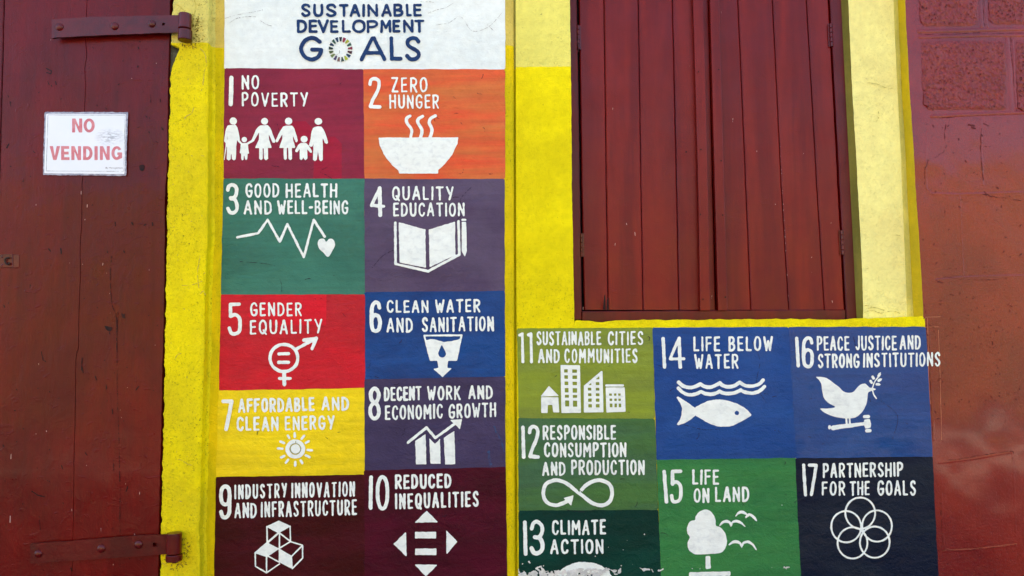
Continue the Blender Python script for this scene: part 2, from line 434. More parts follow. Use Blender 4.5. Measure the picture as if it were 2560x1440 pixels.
# ------------------------------------------------------------------ brush alphabet
def arc(cx, cy, rx, ry, a0, a1, n=9):
    return [(cx + rx * math.cos(math.radians(a)), cy + ry * math.sin(math.radians(a))) for a in np.linspace(a0, a1, n)]
L_, S_ = 'L', 'S'
oval = arc(.5, .5, .5, .5, -90, 270, 25)
def sup(pts):        # squarer oval, as in condensed brush capitals
    return [(.5 + math.copysign(abs(x - .5) * 2, x - .5) / 2, .5 + math.copysign((abs(y - .5) * 2) ** .85, y - .5) / 2) for x, y in pts]
G = {
 'A': (.66, [(L_, [(0, 1), (.46, 0), (.54, 0), (1, 1)]), (L_, [(.2, .68), (.8, .68)])]),
 'B': (.56, [(L_, [(0, 0), (.03, 1)]), (S_, [(0, .01), (.55, .0), (.86, .12), (.82, .34), (.5, .46), (.04, .48)]), (S_, [(.05, .48), (.6, .5), (.97, .64), (.95, .86), (.6, .99), (.03, 1)])]),
 'C': (.58, [(S_, [(1, .2), (.82, .05), (.52, 0), (.14, .14), (0, .5), (.14, .86), (.52, 1), (.84, .95), (1, .78)])]),
 'D': (.60, [(L_, [(0, 0), (.03, 1)]), (S_, [(0, .01), (.45, .02), (.86, .18), (1, .5), (.86, .82), (.45, .98), (.03, .99)])]),
 'E': (.50, [(L_, [(.95, 0), (0, .01), (.04, .99), (1, .98)]), (L_, [(.03, .49), (.85, .48)])]),
 'F': (.50, [(L_, [(1, 0), (0, .01), (.04, 1)]), (L_, [(.03, .47), (.85, .46)])]),
 'G': (.62, [(S_, [(.98, .2), (.8, .04), (.5, 0), (.14, .14), (0, .5), (.14, .86), (.5, 1), (.84, .95), (1, .76), (1, .56)]), (L_, [(1, .55), (.56, .56)])]),
 'H': (.62, [(L_, [(0, 0), (.02, 1)]), (L_, [(.98, 0), (1, 1)]), (L_, [(.02, .49), (.99, .48)])]),
 'I': (.02, [(L_, [(.2, 0), (.8, 1)])]),
 'J': (.42, [(S_, [(.95, 0), (.97, .4), (.95, .8), (.68, .99), (.3, .98), (0, .82)])]),
 'K': (.58, [(L_, [(0, 0), (.03, 1)]), (L_, [(.92, 0), (.06, .56)]), (L_, [(.3, .42), (1, 1)])]),
 'L': (.46, [(L_, [(0, 0), (.05, .98), (1, .97)])]),
 'M': (.82, [(L_, [(0, 1), (.05, 0), (.5, .62), (.93, 0), (1, 1)])]),
 'N': (.60, [(L_, [(.02, 1), (0, 0), (1, 1), (.97, 0)])]),
 'O': (.62, [(L_, sup(oval))]),
 'P': (.54, [(L_, [(0, 0), (.04, 1)]), (S_, [(0, .01), (.6, 0), (.97, .14), (.95, .38), (.6, .52), (.04, .55)])]),
 'Q': (.64, [(L_, sup(oval)), (L_, [(.58, .74), (1.02, 1.06)])]),
 'R': (.58, [(L_, [(0, 0), (.04, 1)]), (S_, [(0, .01), (.55, 0), (.92, .12), (.92, .36), (.6, .5), (.04, .54)]), (L_, [(.42, .53), (1, 1)])]),
 'S': (.54, [(S_, [(.96, .17), (.78, .03), (.45, 0), (.12, .1), (.06, .28), (.28, .43), (.62, .53), (.94, .68), (.96, .86), (.66, .99), (.3, .99), (.02, .84)])]),
 'T': (.62, [(L_, [(0, .01), (1, 0)]), (L_, [(.5, .01), (.53, 1)])]),
 'U': (.60, [(S_, [(0, 0), (.0, .35), (.03, .74), (.2, .95), (.5, 1), (.8, .95), (.97, .74), (1, .35), (.98, 0)])]),
 'V': (.64, [(L_, [(0, 0), (.5, 1), (1, 0)])]),
 'W': (.88, [(L_, [(0, 0), (.28, 1), (.5, .3), (.72, 1), (1, 0)])]),
 'Y': (.62, [(L_, [(0, 0), (.5, .52)]), (L_, [(1, 0), (.44, 1)])]),
 'Z': (.58, [(L_, [(0, 0), (.95, 0), (.05, 1), (1, 1)])]),
 '-': (.30, [(L_, [(0, .52), (1, .5)])]),
 '0': (.5, [(L_, sup(oval))]),
 '1': (.02, [(L_, [(.5, 0), (.5, 1)])]),
 '2': (.5, [(S_, [(0, .2), (.12, .05), (.5, 0), (.9, .08), (.95, .27), (.7, .5), (.3, .75), (.06, .97)]), (L_, [(.06, .98), (1, 1)])]),
 '3': (.5, [(S_, [(0, .2), (.15, .05), (.55, 0), (.95, .12), (.95, .33), (.7, .46), (.3, .48)]), (S_, [(.3, .48), (.75, .51), (1, .67), (.97, .88), (.6, 1), (.2, .98), (0, .83)])]),
 '4': (.6, [(L_, [(.7, .02), (.02, .68), (1, .68)]), (L_, [(.7, .02), (.68, 1)])]),
 '5': (.5, [(L_, [(.95, 0), (.1, .01), (.1, .42)]), (S_, [(.1, .42), (.55, .37), (.92, .48), (1, .7), (.9, .92), (.5, 1), (.15, .97), (0, .82)])]),
 '6': (.5, [(S_, [(.95, .17), (.8, .03), (.45, 0), (.08, .12), (0, .4), (0, .72), (.12, .93), (.5, 1), (.88, .93), (1, .72), (.9, .5), (.5, .42), (.12, .5), (0, .62)])]),
 '7': (.55, [(L_, [(0, 0), (1, .01), (.4, 1)])]),
 '8': (.5, [(L_, arc(.5, .24, .44, .24, 0, 360, 20)), (L_, arc(.5, .74, .5, .26, 0, 360, 20))]),
 '9': (.5, [(S_, [(.98, .42), (.85, .55), (.5, .6), (.12, .52), (0, .3), (.12, .07), (.5, 0), (.88, .07), (1, .28), (1, .6), (.95, .88), (.6, 1), (.2, .98), (.02, .84)])]),
}
_lr = random.Random(3)
def glyph(sh, ch, x0, y0, x1, y1, w, jit=0.02):
    """one brush letter in its own box, box given outside the stroke"""
    h = w / 2
    x0, x1, y0, y1 = x0 + h, x1 - h, y0 + h, y1 - h
    if ch in 'I1':
        mx = (x0 + x1) / 2; d = _lr.uniform(-.02, .03) * (y1 - y0)
        x0, x1 = mx - d, mx + d
    for kind, pts in G[ch][1]:
        jx = _lr.uniform(-jit, jit); jy = _lr.uniform(-jit, jit)
        q = [(x0 + (x1 - x0) * (u + jx * (0 < u < 1)), y0 + (y1 - y0) * (v + jy * (0.1 < v < .9))) for u, v in pts]
        if kind == S_: sh.curve(q, w * _lr.uniform(.93, 1.07), n=4)
        else: sh.line(q, w * _lr.uniform(.93, 1.07))
def word(sh, txt, x0, x1, y0, y1, w, y0b=None, gap=0.46):
    """a brush word fitted between x0 and x1; y0b lets the line climb"""
    w *= .93
    tot = sum(G[c][0] for c in txt) + gap * (len(txt) - 1)
    H = y1 - y0
    k = (x1 - x0 - w) / tot
    cx = x0 + w / 2
    for c in txt:
        gw = G[c][0] * k
        t = (cx - x0) / (x1 - x0)
        dy = (0 if y0b is None else (y0b - y0) * t) + _lr.uniform(-.015, .015) * H
        glyph(sh, c, cx - w / 2, y0 + dy, cx + gw + w / 2, y1 + dy, w)
        cx += gw + gap * k

# frames of reference = crops of the photograph
A = Frame(520, 0, 3.0); B = Frame(520, 440, 2.7697); Cc = Frame(520, 940, 2.880)
D = Frame(1240, 480, 3.0); E = Frame(1240, 940, 2.880); Fx = Frame(1880, 480, 3.0); Gx = Frame(1880, 940, 2.879)
FM = Frame(550, 270, 8); CT = Frame(1330, 890, 8); FI = Frame(1660, 920, 8); DV = Frame(2010, 920, 8)
PLf = Frame(1290, 1290, 6.4); TR = Frame(1630, 1250, 7.111); HD = Frame(740, 0, 7.529); SG = Frame(100, 270, 8)
H1 = Frame(110, 0, 6.095); H2 = Frame(60, 1300, 5.447); LT = Frame(0, 600, 14.4)

YM, YP, YC, YF, YB, YD = -0.015, -0.060, 0.030, 0.062, 0.072, -0.052
ROWS = np.concatenate([np.arange(-260, 1440, 12.0), np.arange(1440, 1905, 24.0)])

# ------------------------------------------------------------------ street (outside the frame, but it lights and is mirrored in the wall)
m, nt, b = new_mat('asphalt'); t = NT(nt)
t.l(t.mix(t.noise((3, 3, 3), detail=6), (0.045, 0.045, 0.047), (0.075, 0.073, 0.07)), b.inputs['Base Color']); b.inputs['Roughness'].default_value = 0.85
t.l(t.bump(t.noise((120, 120, 120)), 0.004), b.inputs['Normal']); M['asphalt'] = m
m, nt, b = new_mat('concrete_paving'); t = NT(nt)
t.l(t.mix(t.noise((1.5, 1.5, 1.5), detail=6), (0.72, 0.58, 0.42), (0.80, 0.66, 0.48)), b.inputs['Base Color']); b.inputs['Roughness'].default_value = 0.85
t.l(t.bump(t.noise((60, 60, 60)), 0.003), b.inputs['Normal']); M['paving'] = m
def box(x0, y0, z0, x1, y1, z1):
    v = [(x, y, z) for x in (x0, x1) for y in (y0, y1) for z in (z0, z1)]
    return np.array(v, float), [[0, 1, 3, 2], [4, 6, 7, 5], [0, 4, 5, 1], [2, 3, 7, 6], [0, 2, 6, 4], [1, 5, 7, 3]]
struct(mk('ground', [(-60, -60, -0.12), (60, -60, -0.12), (60, 60, -0.12), (-60, 60, -0.12)], [[0, 1, 2, 3]], M['asphalt']))
m, nt, b = new_mat('worn_paving'); t = NT(nt)
t.l(t.mix(t.noise((1.5, 1.5, 1.5), detail=6), (0.08, 0.08, 0.078), (0.12, 0.117, 0.11)), b.inputs['Base Color']); b.inputs['Roughness'].default_value = 0.85; M['paving_worn'] = m
v, f = box(-30, -4.2, -0.2, 30, 0.3, 0.0); struct(mk('pavement', v, f, M['paving_worn']))
v, f = box(-30, -9.2, -0.2, 30, -6.7, -0.02); struct(mk('far_pavement', v, f, M['paving']))
M['facade'] = paint('pale_render', (168, 138, 96), (150, 122, 84), mode='stucco', rough=.8)
v, f = box(-16, -19, -0.02, 16, -14, 5.4); struct(mk('opposite_building', v, f, M['facade']))

# ------------------------------------------------------------------ the building: plaster wall with mural
wall = thing('painted_wall', (0, 0.2, 0), 'yellow plaster wall painted with a mural of seventeen numbered colour squares', 'wall')
pil_L = [(432, 0), (431, 22), (427, 40), (428, 112), (449, 117), (441, 134), (431, 160), (426, 180), (424, 260), (422, 300), (421, 400), (418, 480), (414, 700), (410, 960), (407, 1080), (405, 1200), (403, 1340), (400, 1440)]
pil_R = [(521, 0), (519, 480), (517, 600), (511, 740), (509, 900), (505, 1000), (501, 1200), (497, 1320), (499, 1440)]
rows_f = np.concatenate([np.arange(-260, 0, 12.0), np.arange(0, 1440, 5.0), np.arange(1440, 1905, 24.0)])
def rag(poly, amp=1.6, step=5):
    p = np.array(poly, float); ys = np.arange(p[0, 1], p[-1, 1], step)
    xs = np.interp(ys, p[:, 1], p[:, 0]) + amp * vn(ys / 14.0, ys * 0 + amp) + amp * .6 * vn(ys / 5.0, ys * 0 + 3)
    return list(zip(xs, ys))
pLr = rag(pil_L, 1.8); pRr = rag(pil_R, 1.0)
vf, ff = merge([loft([(pLr, YP, .09), (pLr, YP, .004)], rows_f),
                loft([(pLr, YP, .004), ([(x + 2.5, y) for x, y in pLr], YP, 0), ([(x - 2.5, y) for x, y in pRr], YP, 0), (pRr, YP, .004)], rows_f, sub=[1, 14, 1]),
                loft([(pRr, YP, .004), (pRr, YP, .030), ([(x + 13.5, y) for x, y in pRr], YM, -.007), ([(x + 19, y) for x, y in pRr], YM, -.001)], rows_f, sub=[2, 2, 2])])
mk('pilaster', vf, ff, M['yel_pil'], wall, smooth=True, label='rough yellow pilaster with cream top beside the red door')
# mural field
mur_L = [(x + 19, y) for x, y in pRr]
mur_R = [(1271, 0), (1272, 480), (1273, 960), (1275, 1440)]
base_R = [(1289, 0), (1290, 480), (1292, 960), (1294, 1440)]
vf, ff = merge([loft([(mur_L, YM, -.001), ([(x + 8, y) for x, y in mur_L], YM, 0), (mur_R, YM, 0)], rows_f, sub=[1, 60]),
                loft([(mur_R, YM, 0), ([(x + 6, y) for x, y in mur_R], YM, .0015), ([(x + 10, y) for x, y in mur_R], YM, .005), ([(x + 13, y) for x, y in mur_R], YM, .012), ([(x + 13.5, y) for x, y in mur_R], YM, .035)], rows_f)])
mk('plaster', vf, ff, M['yel_mur'], wall, smooth=True)
open_L = [(1425, 0), (1428, 240), (1430, 480), (1434, 700), (1436, 800)]
oLr = rag(open_L, 0.6)
# yellow wall between mural and shutters
rows_top = np.concatenate([np.arange(-260, 800, 8.0), [803.0]])
rows_low = np.concatenate([[803.0, 810, 820], np.arange(832, 1440, 12.0), np.arange(1440, 1905, 24.0)])
vf, ff = merge([loft([(base_R, 0, 0), (oLr, 0, 0)], rows_top, sub=14),
                loft([(oLr, 0, 0), (oLr, 0, .10)], rows_top),
                loft([(base_R, 0, 0), ([(1436, 803), (1438, 1440)], 0, 0)], rows_low, sub=12),
                loft([([(1262, -200), (1262, 1440)], .018, 0), (base_R, .018, 0)], rows_top),
                loft([([(1262, -200), (1262, 1440)], .018, 0), (base_R, .018, 0)], rows_low)])
mk('plaster', vf, ff, M['yel_right'], wall, smooth=True)
# wall under the window with its ragged sill edge
sill_y = [(1436, 801), (1470, 802), (1492, 806), (1515, 804), (1540, 800), (1640, 800), (1800, 799), (1920, 798), (2060, 798), (2110, 799), (2145, 796), (2230, 793), (2311, 792)]
rx = [(2311, 792), (2329, 1142), (2344, 1440), (2356, 1700), (2360, 1904)]
sx = np.arange(1436, 2311, 6.0); sp = np.array(sill_y, float)
sy = np.interp(sx, sp[:, 0], sp[:, 1]) + 1.3 * vn(sx / 22, sx * 0) + .9 * vn(sx / 7, sx * 0 + 4)
sh = Shape().poly(list(zip(sx, sy)) + [(2311, 792)] + rx[1:] + [(1440, 1904)])
V1, F1 = sdf_mesh(sh, 8.0, 0, 0, wob=0)
top = np.stack([U(sx, sy, 0), U(sx, sy, 0) + np.array([0, .12, -.002])], 0)
top[0, :, 1] -= relief(top[0, :, 0], top[0, :, 2])
n = len(sx); idx = np.arange(2 * n).reshape(2, n)
F2 = np.stack([idx[0, :-1], idx[0, 1:], idx[1, 1:], idx[1, :-1]], -1).tolist()
vf, ff = merge([(V1, F1), (top.reshape(-1, 3), F2)])
mk('sill', vf, ff, M['yel_sill'], wall, smooth=False, label='thin yellow sill band under the red shutters')

# right-hand jamb of the window
e0 = [(2263, 0), (2275, 240), (2290, 480), (2303, 680), (2308, 793)]
s1 = [(2248, 0), (2259, 240), (2272, 480), (2282, 680), (2287, 793)]
s2 = [(2235, 0), (2246, 240), (2257, 480), (2265, 680), (2269, 793)]
s3 = [(2121, 0), (2131, 240), (2145, 480), (2155, 680), (2158, 793)]
e0r, s3r = rag(e0, .5), rag(s3, .5)
rows_j = np.concatenate([np.arange(-260, 790, 8.0), [797.0]])
vf, ff = loft([(e0r, 0, 0), (s1, YC, .010)], rows_j, sub=2); mk('jamb', vf, ff, M['ochre'], wall, label='narrow return of the window recess, its shade painted in as ochre')
vf, ff = loft([(s1, YC, .010), (s2, YC, .004)], rows_j, sub=2); mk('jamb', vf, ff, M['cream_edge'], wall, label='greenish strip at the edge of the cream jamb')
vf, ff = loft([(s2, YC, .004), (s3r, YC, 0)], rows_j, sub=16); mk('jamb', vf, ff, M['cream_jamb'], wall, smooth=True, label='bright cream plaster jamb right of the shutters')
vf, ff = loft([(s3r, YC, 0), ([(2102, 0), (2141, 793)], YF, .002)], rows_j, sub=2); mk('jamb', vf, ff, M['olive'], wall, label='inner return beside the shutter frame, its shade painted in as olive')
# top of the opening, out of the picture, and the upper wall that shades the street
w_top = U([420, 2700], [-258, -258], -0.0)
zt = float(w_top[:, 2].min()) - 0.02
v1 = box(-7.0, YP + .0, zt, 7.0, 0.5, 6.6); v2 = box(-7.2, YP - .14, 6.6, 7.2, .6, 6.8)
vf, ff = merge([v1, v2]); mk('upper_wall', vf, ff, M['cream_edge'], wall)
vf, ff = box(-7.0, YP, 0, float(U(-420, 900, YD)[0]), .5, zt - .002); mk('side_wall', vf, ff, M['yel_sill'], wall)
vf, ff = box(-6.9, .30, 0, 6.9, .48, zt - .002); mk('back_wall', vf, ff, M['dark'], wall)

# red masonry wall to the right
red = thing('masonry_wall', tuple(U(2450, 1900, 0)), 'dark red painted stone wall to the right of the yellow window jamb', 'wall')
e_low = [(2311, 796), (2329, 1142), (2344, 1440)]
far = [(3600, 0), (3900, 1440)]
vf, ff = merge([loft([(e0r, 0, 0), ([(x + 330, y) for x, y in e0], 0, 0), (far, 0, 0)], rows_j, sub=[40, 20]),
                loft([(e_low, 0, 0), ([(x + 330, y) for x, y in e_low], 0, 0), (far, 0, 0)], np.concatenate([[797.0, 803], rows_low[2:]]), sub=[40, 20])])
mk('plaster', vf, ff, M['red_wall'], red, smooth=True)

def stone_h(x0, y0, x1, y1, amp=0.0026, proud=0.003):
    def h(px, py):
        d = np.minimum(np.minimum(px - x0, x1 - px), np.minimum(py - y0, y1 - py))
        e = np.clip(d / 9.0, 0, 1)
        n = vn(px / 6, py / 6) + .7 * vn(px / 2.8, py / 2.8) + .8 * vn(px / 19, py / 19)
        return (proud + amp * n * .55) * e - .0005
    return h
for (x0, y0, x1, y1) in [(2294, -110, 2440, 66), (2467, -110, 2640, 62), (2303, 102, 2512, 276), (2538, 100, 2760, 284)]:
    sh = Shape().poly([(x0 + 6, y0), (x1 - 8, y0), (x1, y0 + 12), (x1 + 6, y1 - 8), (x1 - 4, y1), (x0 + 22, y1), (x0 + 6, y1 - 14), (x0, y0 + 10)])
    V1, F1 = sdf_mesh(sh, 2.5, 0, .0004, wob=2.2, wl=12, height=stone_h(x0, y0, x1 + 6, y1))
    mk('stone', V1, F1, M['red_stone'], red, smooth=False)
    pt = Shape()
    for _ in range(70):
        x, y_ = rng.uniform(x0 + 8, min(x1, 2590) - 8), rng.uniform(max(y0, -60) + 8, y1 - 8)
        a = rng.uniform(.6, 2.2); L = rng.uniform(.5, 3); pt.line([(x, y_), (x + L * math.cos(a), y_ + L * math.sin(a))], rng.uniform(1.2, 3.2))
    painted('pit', pt, M['crack_r'], red, 0, .0052, res=1.1, wob=.6, wl=3, kind='stuff')
# raised mortar ribbons between the stones
def ridge(name, pts, w, hgt, m, parent, y=0.0, res=2.2, wob=.6):
    P_ = np.array(pts, float)
    sh = Shape().line(pts, w)
    def hh(px, py):
        d = np.full(px.shape, 1e9)
        for a, b_ in zip(P_[:-1], P_[1:]): d = np.minimum(d, seg_d(px, py, a, b_, 0, 0))
        return hgt * np.sqrt(np.clip(1 - (d / (w / 2)) ** 2, 0, 1)) - .0003
    V1, F1 = sdf_mesh(sh, res, y, 0, wob=wob, wl=14, height=hh)
    return mk(name, V1, F1, m, parent, smooth=True)
for pts, w in [([(2298, 78), (2400, 76), (2458, 74), (2600, 72)], 11), ([(2300, 92), (2400, 89), (2480, 88), (2600, 88)], 10),
               ([(2449, -110), (2452, 30), (2455, 66)], 10), ([(2461, -110), (2463, 30), (2470, 68)], 6),
               ([(2518, 98), (2524, 180), (2529, 280)], 11), ([(2532, 100), (2536, 180), (2541, 270)], 6),
               ([(2330, 291), (2400, 287), (2500, 283), (2600, 281)], 10)]:
    ridge('mortar_joint', pts, w, .0020, M['red_wall'], red)
for pts, w in [([(2318, 330), (2314, 400), (2316, 470), (2328, 482)], 7), ([(2452, 300), (2454, 380), (2457, 462)], 8), ([(2326, 484), (2400, 486), (2470, 484), (2600, 480)], 9), ([(2340, 700), (2400, 694), (2520, 690), (2600, 690)], 8), ([(2400, 490), (2404, 580), (2408, 690)], 6),
               ([(2345, 1158), (2430, 1148), (2530, 1130), (2537, 1250), (2540, 1340)], 7), ([(2352, 1180), (2356, 1280), (2360, 1370)], 6), ([(2360, 1378), (2440, 1374), (2540, 1362)], 8), ([(2322, 830), (2330, 980), (2334, 1100)], 8)]:
    ridge('mortar_joint', pts, w, .0008, M['red_wall'], red)
cr = Shape()
for pts in [[(2297, 85), (2380, 85), (2430, 82), (2460, 83), (2468, 84), (2520, 83), (2600, 80)], [(2456, -20), (2458, 40), (2463, 70), (2470, 84)],
            [(2526, 88), (2530, 150), (2537, 220), (2542, 260), (2530, 285), (2440, 288), (2345, 296)],
            [(2330, 265), (2335, 290)], [(2365, 312), (2362, 340), (2365, 370), (2345, 390), (2322, 400), (2312, 430), (2312, 465), (2325, 478)],
            [(2452, 320), (2452, 370), (2456, 430), (2458, 450)], [(2312, 800), (2318, 850), (2326, 985), (2330, 1060), (2331, 1100)],
            [(2308, 752), (2316, 790), (2318, 805), (2336, 830), (2338, 850)], [(2340, 700), (2370, 692), (2400, 698), (2470, 700), (2520, 697)],
            [(2460, 480), (2480, 492), (2510, 495), (2560, 502)], [(2372, 1150), (2420, 1145), (2470, 1135), (2530, 1128), (2530, 1150)],
            [(2340, 1375), (2420, 1378), (2440, 1372), (2500, 1368), (2540, 1360)], [(2350, 1240), (2352, 1300), (2356, 1350), (2352, 1372)]]:
    q = np.array(pts, float)
    q = catmull(q, 4); cr.line([(x + rng.uniform(-1.6, 1.6), y_ + rng.uniform(-1.2, 1.2)) for x, y_ in q], 1.15)
painted('crack', cr, M['crack_r'], red, 0, .0007, res=1.0, wob=.7, wl=6, kind='stuff')
def pits(n, x0, y0, x1, y1, smin, smax, cl=None):
    s = Shape()
    for _ in range(n):
        x, y_ = rng.uniform(x0, x1), rng.uniform(y0, y1)
        if cl is not None and cl(x, y_): continue
        a = rng.uniform(0, math.pi); r = rng.uniform(smin, smax) ** 1.0; e = rng.uniform(.2, 1.6) * r
        s.line([(x - e * math.cos(a), y_ - e * math.sin(a)), (x + e * math.cos(a), y_ + e * math.sin(a))], r * 1.2)
    return s
s = pits(150, 2300, 300, 2555, 1060, .7, 2.2, lambda x, y_: x < 2300 + max(0, y_ - 700) * .1)
for _ in range(60):
    x, y_ = rng.normal(2440, 50), rng.normal(850, 60)
    s.line([(x, y_), (x + 1, y_ + rng.uniform(-1, 1))], rng.uniform(1, 2.6))
for c, r in [((2428, 313), 7), ((2433, 320), 5), ((2462, 310), 4), ((2350, 705), 5), ((2527, 765), 3), ((2500, 900), 3), ((2462, 486), 5), ((2475, 490), 4)]:
    s.line([(c[0] - r, c[1] - 1), (c[0] + r, c[1] + 2)], r * .6)
painted('pit', s, M['crack_r'], red, 0, .0009, res=1.1, wob=.5, wl=4, kind='stuff')
# pencil guide lines ruled beside the lettering
gl = Shape().line([(2318, 795), (2321, 950), (2325, 1010)], 1.1).line([(2345, 825), (2350, 960), (2353, 1100)], 1.0).line([(2312, 793), (2350, 792)], 1.0).line([(2308, 818), (2345, 817)], .9)
M['guide'] = paint('guide_line', (196, 120, 96), None, mode='none', rough=.6)
painted('guide_line', gl, M['guide'], red, 0, .0008, res=.8, wob=.1)

# ------------------------------------------------------------------ the mural squares
PANEL = {
 0: [(563, -230), (1263, -230), (1262, 175), (908, 173), (562, 172)],
 1: [(563, 172), (908, 173), (910, 448), (560, 447)],
 2: [(908, 173), (1262, 175), (1262, 448), (910, 448)],
 3: [(560, 447), (910, 448), (912, 737), (553, 737)],
 4: [(910, 448), (1261, 448), (1261, 728), (912, 731)],
 5: [(553, 737), (912, 737), (912, 969), (548, 976)],
 6: [(912, 731), (1261, 728), (1262, 942), (912, 949)],
 7: [(547, 976), (912, 969), (913, 1187), (541, 1193)],
 8: [(912, 949), (1262, 942), (1263, 1168), (913, 1176)],
 9: [(541, 1193), (911, 1187), (911, 1640), (533, 1640)],
 10: [(911, 1176), (1263, 1168), (1268, 1440), (1270, 1640), (911, 1640)],
 11: [(1293, 822), (1632, 820), (1636, 1046), (1297, 1044)],
 12: [(1296, 1044), (1636, 1046), (1645, 1275), (1297, 1277)],
 13: [(1297, 1277), (1645, 1275), (1653, 1440), (1660, 1640), (1297, 1640)],
 14: [(1632, 820), (1971, 818), (1988, 1145), (1642, 1150)],
 15: [(1642, 1150), (1988, 1145), (2003, 1440), (2011, 1640), (1660, 1640)],
 16: [(1971, 818), (2312, 818), (2329, 1142), (1988, 1146)],
 17: [(1988, 1146), (2329, 1142), (2344, 1440), (2354, 1640), (2011, 1640)],
}
NAMES = {0: 'white heading panel with navy SUSTAINABLE DEVELOPMENT GOALS lettering and a ring of coloured wedges', 1: 'crimson mural square 1, NO POVERTY, with a white row of six people', 2: 'orange mural square 2, ZERO HUNGER, with a white steaming bowl',
 3: 'green mural square 3, GOOD HEALTH AND WELL-BEING, with a heartbeat line and heart', 4: 'grey purple mural square 4, QUALITY EDUCATION, with a white open book and pencil', 5: 'bright red mural square 5, GENDER EQUALITY, with a white circle and arrow symbol',
 6: 'blue mural square 6, CLEAN WATER AND SANITATION, with a white water glass', 7: 'yellow mural square 7, AFFORDABLE AND CLEAN ENERGY, with a white sun', 8: 'dark purple mural square 8, DECENT WORK AND ECONOMIC GROWTH, with a rising bar chart',
 9: 'dark brown mural square 9, INDUSTRY INNOVATION AND INFRASTRUCTURE, with stacked white cubes', 10: 'dark maroon mural square 10, REDUCED INEQUALITIES, with four white arrowheads', 11: 'olive green mural square 11, SUSTAINABLE CITIES AND COMMUNITIES, with white buildings',
 12: 'mid green mural square 12, RESPONSIBLE CONSUMPTION AND PRODUCTION, with an infinity arrow', 13: 'dark teal mural square 13, CLIMATE ACTION, its paint flaking along the bottom', 14: 'blue mural square 14, LIFE BELOW WATER, with a white fish under waves',
 15: 'bright green mural square 15, LIFE ON LAND, with a white tree and birds', 16: 'violet blue mural square 16, PEACE JUSTICE AND STRONG INSTITUTIONS, with a white dove', 17: 'near black mural square 17, PARTNERSHIP FOR THE GOALS, with five linked rings'}
def yplane(k): return YM if k <= 10 else 0.0
panel = {}
SIGN = {}
order = [7, 0, 2, 1, 4, 3, 6, 5, 8, 10, 9, 12, 11, 13, 16, 14, 15, 17]
for i, k in enumerate(order):
    pts = np.array(PANEL[k], float); c = pts.mean(0)
    sh = Shape().poly(pts, r=0.8)
    off = .0012 + i * .00010
    m = M['white_panel'] if k == 0 else M['goal%d' % k]
    V1, F1 = sdf_mesh(sh, 5.0, yplane(k), off, wob=.8, wl=30)
    lowp = pts[pts[:, 1] < 1500]; bz = U(c[0], min(pts[:, 1].max(), 1440), yplane(k))
    panel[k] = thing('painted_sign', (float(U(c[0], 800, yplane(k))[0]), yplane(k) - off, float(bz[2])), NAMES[k], 'painted sign', None if k == 0 else 'numbered colour squares of the mural')
    mk('background', V1, F1, m, panel[k], smooth=True)
OFF = .0036
def put(k, name, shape, m=None, off=OFF, label=None, **kw):
    kw.setdefault('wob', .5); kw.setdefault('wl', 8)
    return painted(name, shape, m or M['white'], panel[k], yplane(k), off, label=label, **kw)

# heading
s = Shape(HD)
for ch, a, b_ in [('S', 100, 280), ('U', 328, 522), ('S', 565, 768), ('T', 812, 992), ('A', 1010, 1212), ('I', 1248, 1302), ('N', 1342, 1550), ('A', 1605, 1808), ('B', 1832, 2025), ('L', 2068, 2185), ('E', 2208, 2372)]:
    glyph(s, ch, a, 76 + _lr.uniform(-5, 5), b_, 326, 50)
for ch, a, b_ in [('D', 20, 215), ('E', 240, 410), ('V', 410, 620), ('E', 640, 805), ('L', 862, 1035), ('O', 1055, 1312), ('P', 1330, 1548), ('M', 1585, 1800), ('E', 1818, 1970), ('N', 2015, 2218), ('T', 2228, 2418)]:
    glyph(s, ch, a, 376 + _lr.uniform(-4, 6), b_, 628, 50)
for ch, a, b_ in [('A', 1198, 1705), ('L', 1760, 2010), ('S', 2052, 2355)]:
    glyph(s, ch, a, 690, b_, 1160, 74, .005)
s.curve([(450, 790), (370, 735), (285, 722), (170, 775), (100, 925), (165, 1065), (290, 1125), (410, 1080), (468, 990), (478, 940)], 76).line([(478, 938), (305, 938)], 70)
put(0, 'lettering', s, M['navy_text'], res=1.2)
ringc = [(30, 38, 52), (140, 44, 70), (160, 170, 60), (50, 92, 84), (130, 44, 70), (72, 40, 50), (16, 62, 96), (172, 186, 60), (56, 76, 70), (118, 90, 90), (78, 70, 110), (112, 130, 80), (76, 92, 60), (44, 58, 54), (20, 50, 86), (48, 84, 74), (24, 56, 92)]
for i, c in enumerate(ringc):
    a = math.radians(-90 + i * 360 / 17.0); da = math.radians(7.2)
    w_ = Shape(HD).poly([(840 + ra * 1.0 * math.cos(a + q), 930 + ra * 1.045 * math.sin(a + q)) for ra, q in ((140, -da * .75), (222, -da), (222, da), (140, da * .75))])
    put(0, 'wedge', w_, paint('wedge_paint', c, None, mode='mural', amt=.5), res=.9, wob=.4, wl=5)
s = Shape(A)      # hairline cracks in the white plaster
for pts in [[(130, 140), (200, 120), (290, 100), (350, 92), (420, 80)], [(150, 180), (210, 145), (300, 128), (370, 130)], [(1650, 100), (1720, 75), (1780, 60), (1840, 20)],
            [(1700, 190), (1760, 185), (1800, 180), (1850, 150), (1890, 125), (1930, 160), (1960, 210), (2000, 240), (2060, 225), (2130, 190), (2180, 130), (2225, 75)],
            [(480, 200), (440, 185), (400, 160)], [(930, 415), (985, 405), (990, 378)], [(1700, 30), (1660, 15), (1600, 12)], [(2150, 235), (2100, 190)]]:
    q = np.array(pts, float); s.curve([(x + rng.uniform(-5, 5), y_ + rng.uniform(-5, 5)) for x, y_ in q], 2.4)
put(0, 'crack', s, M['crack'], off=.0032, res=.7, wob=.45, wl=3, kind='stuff')

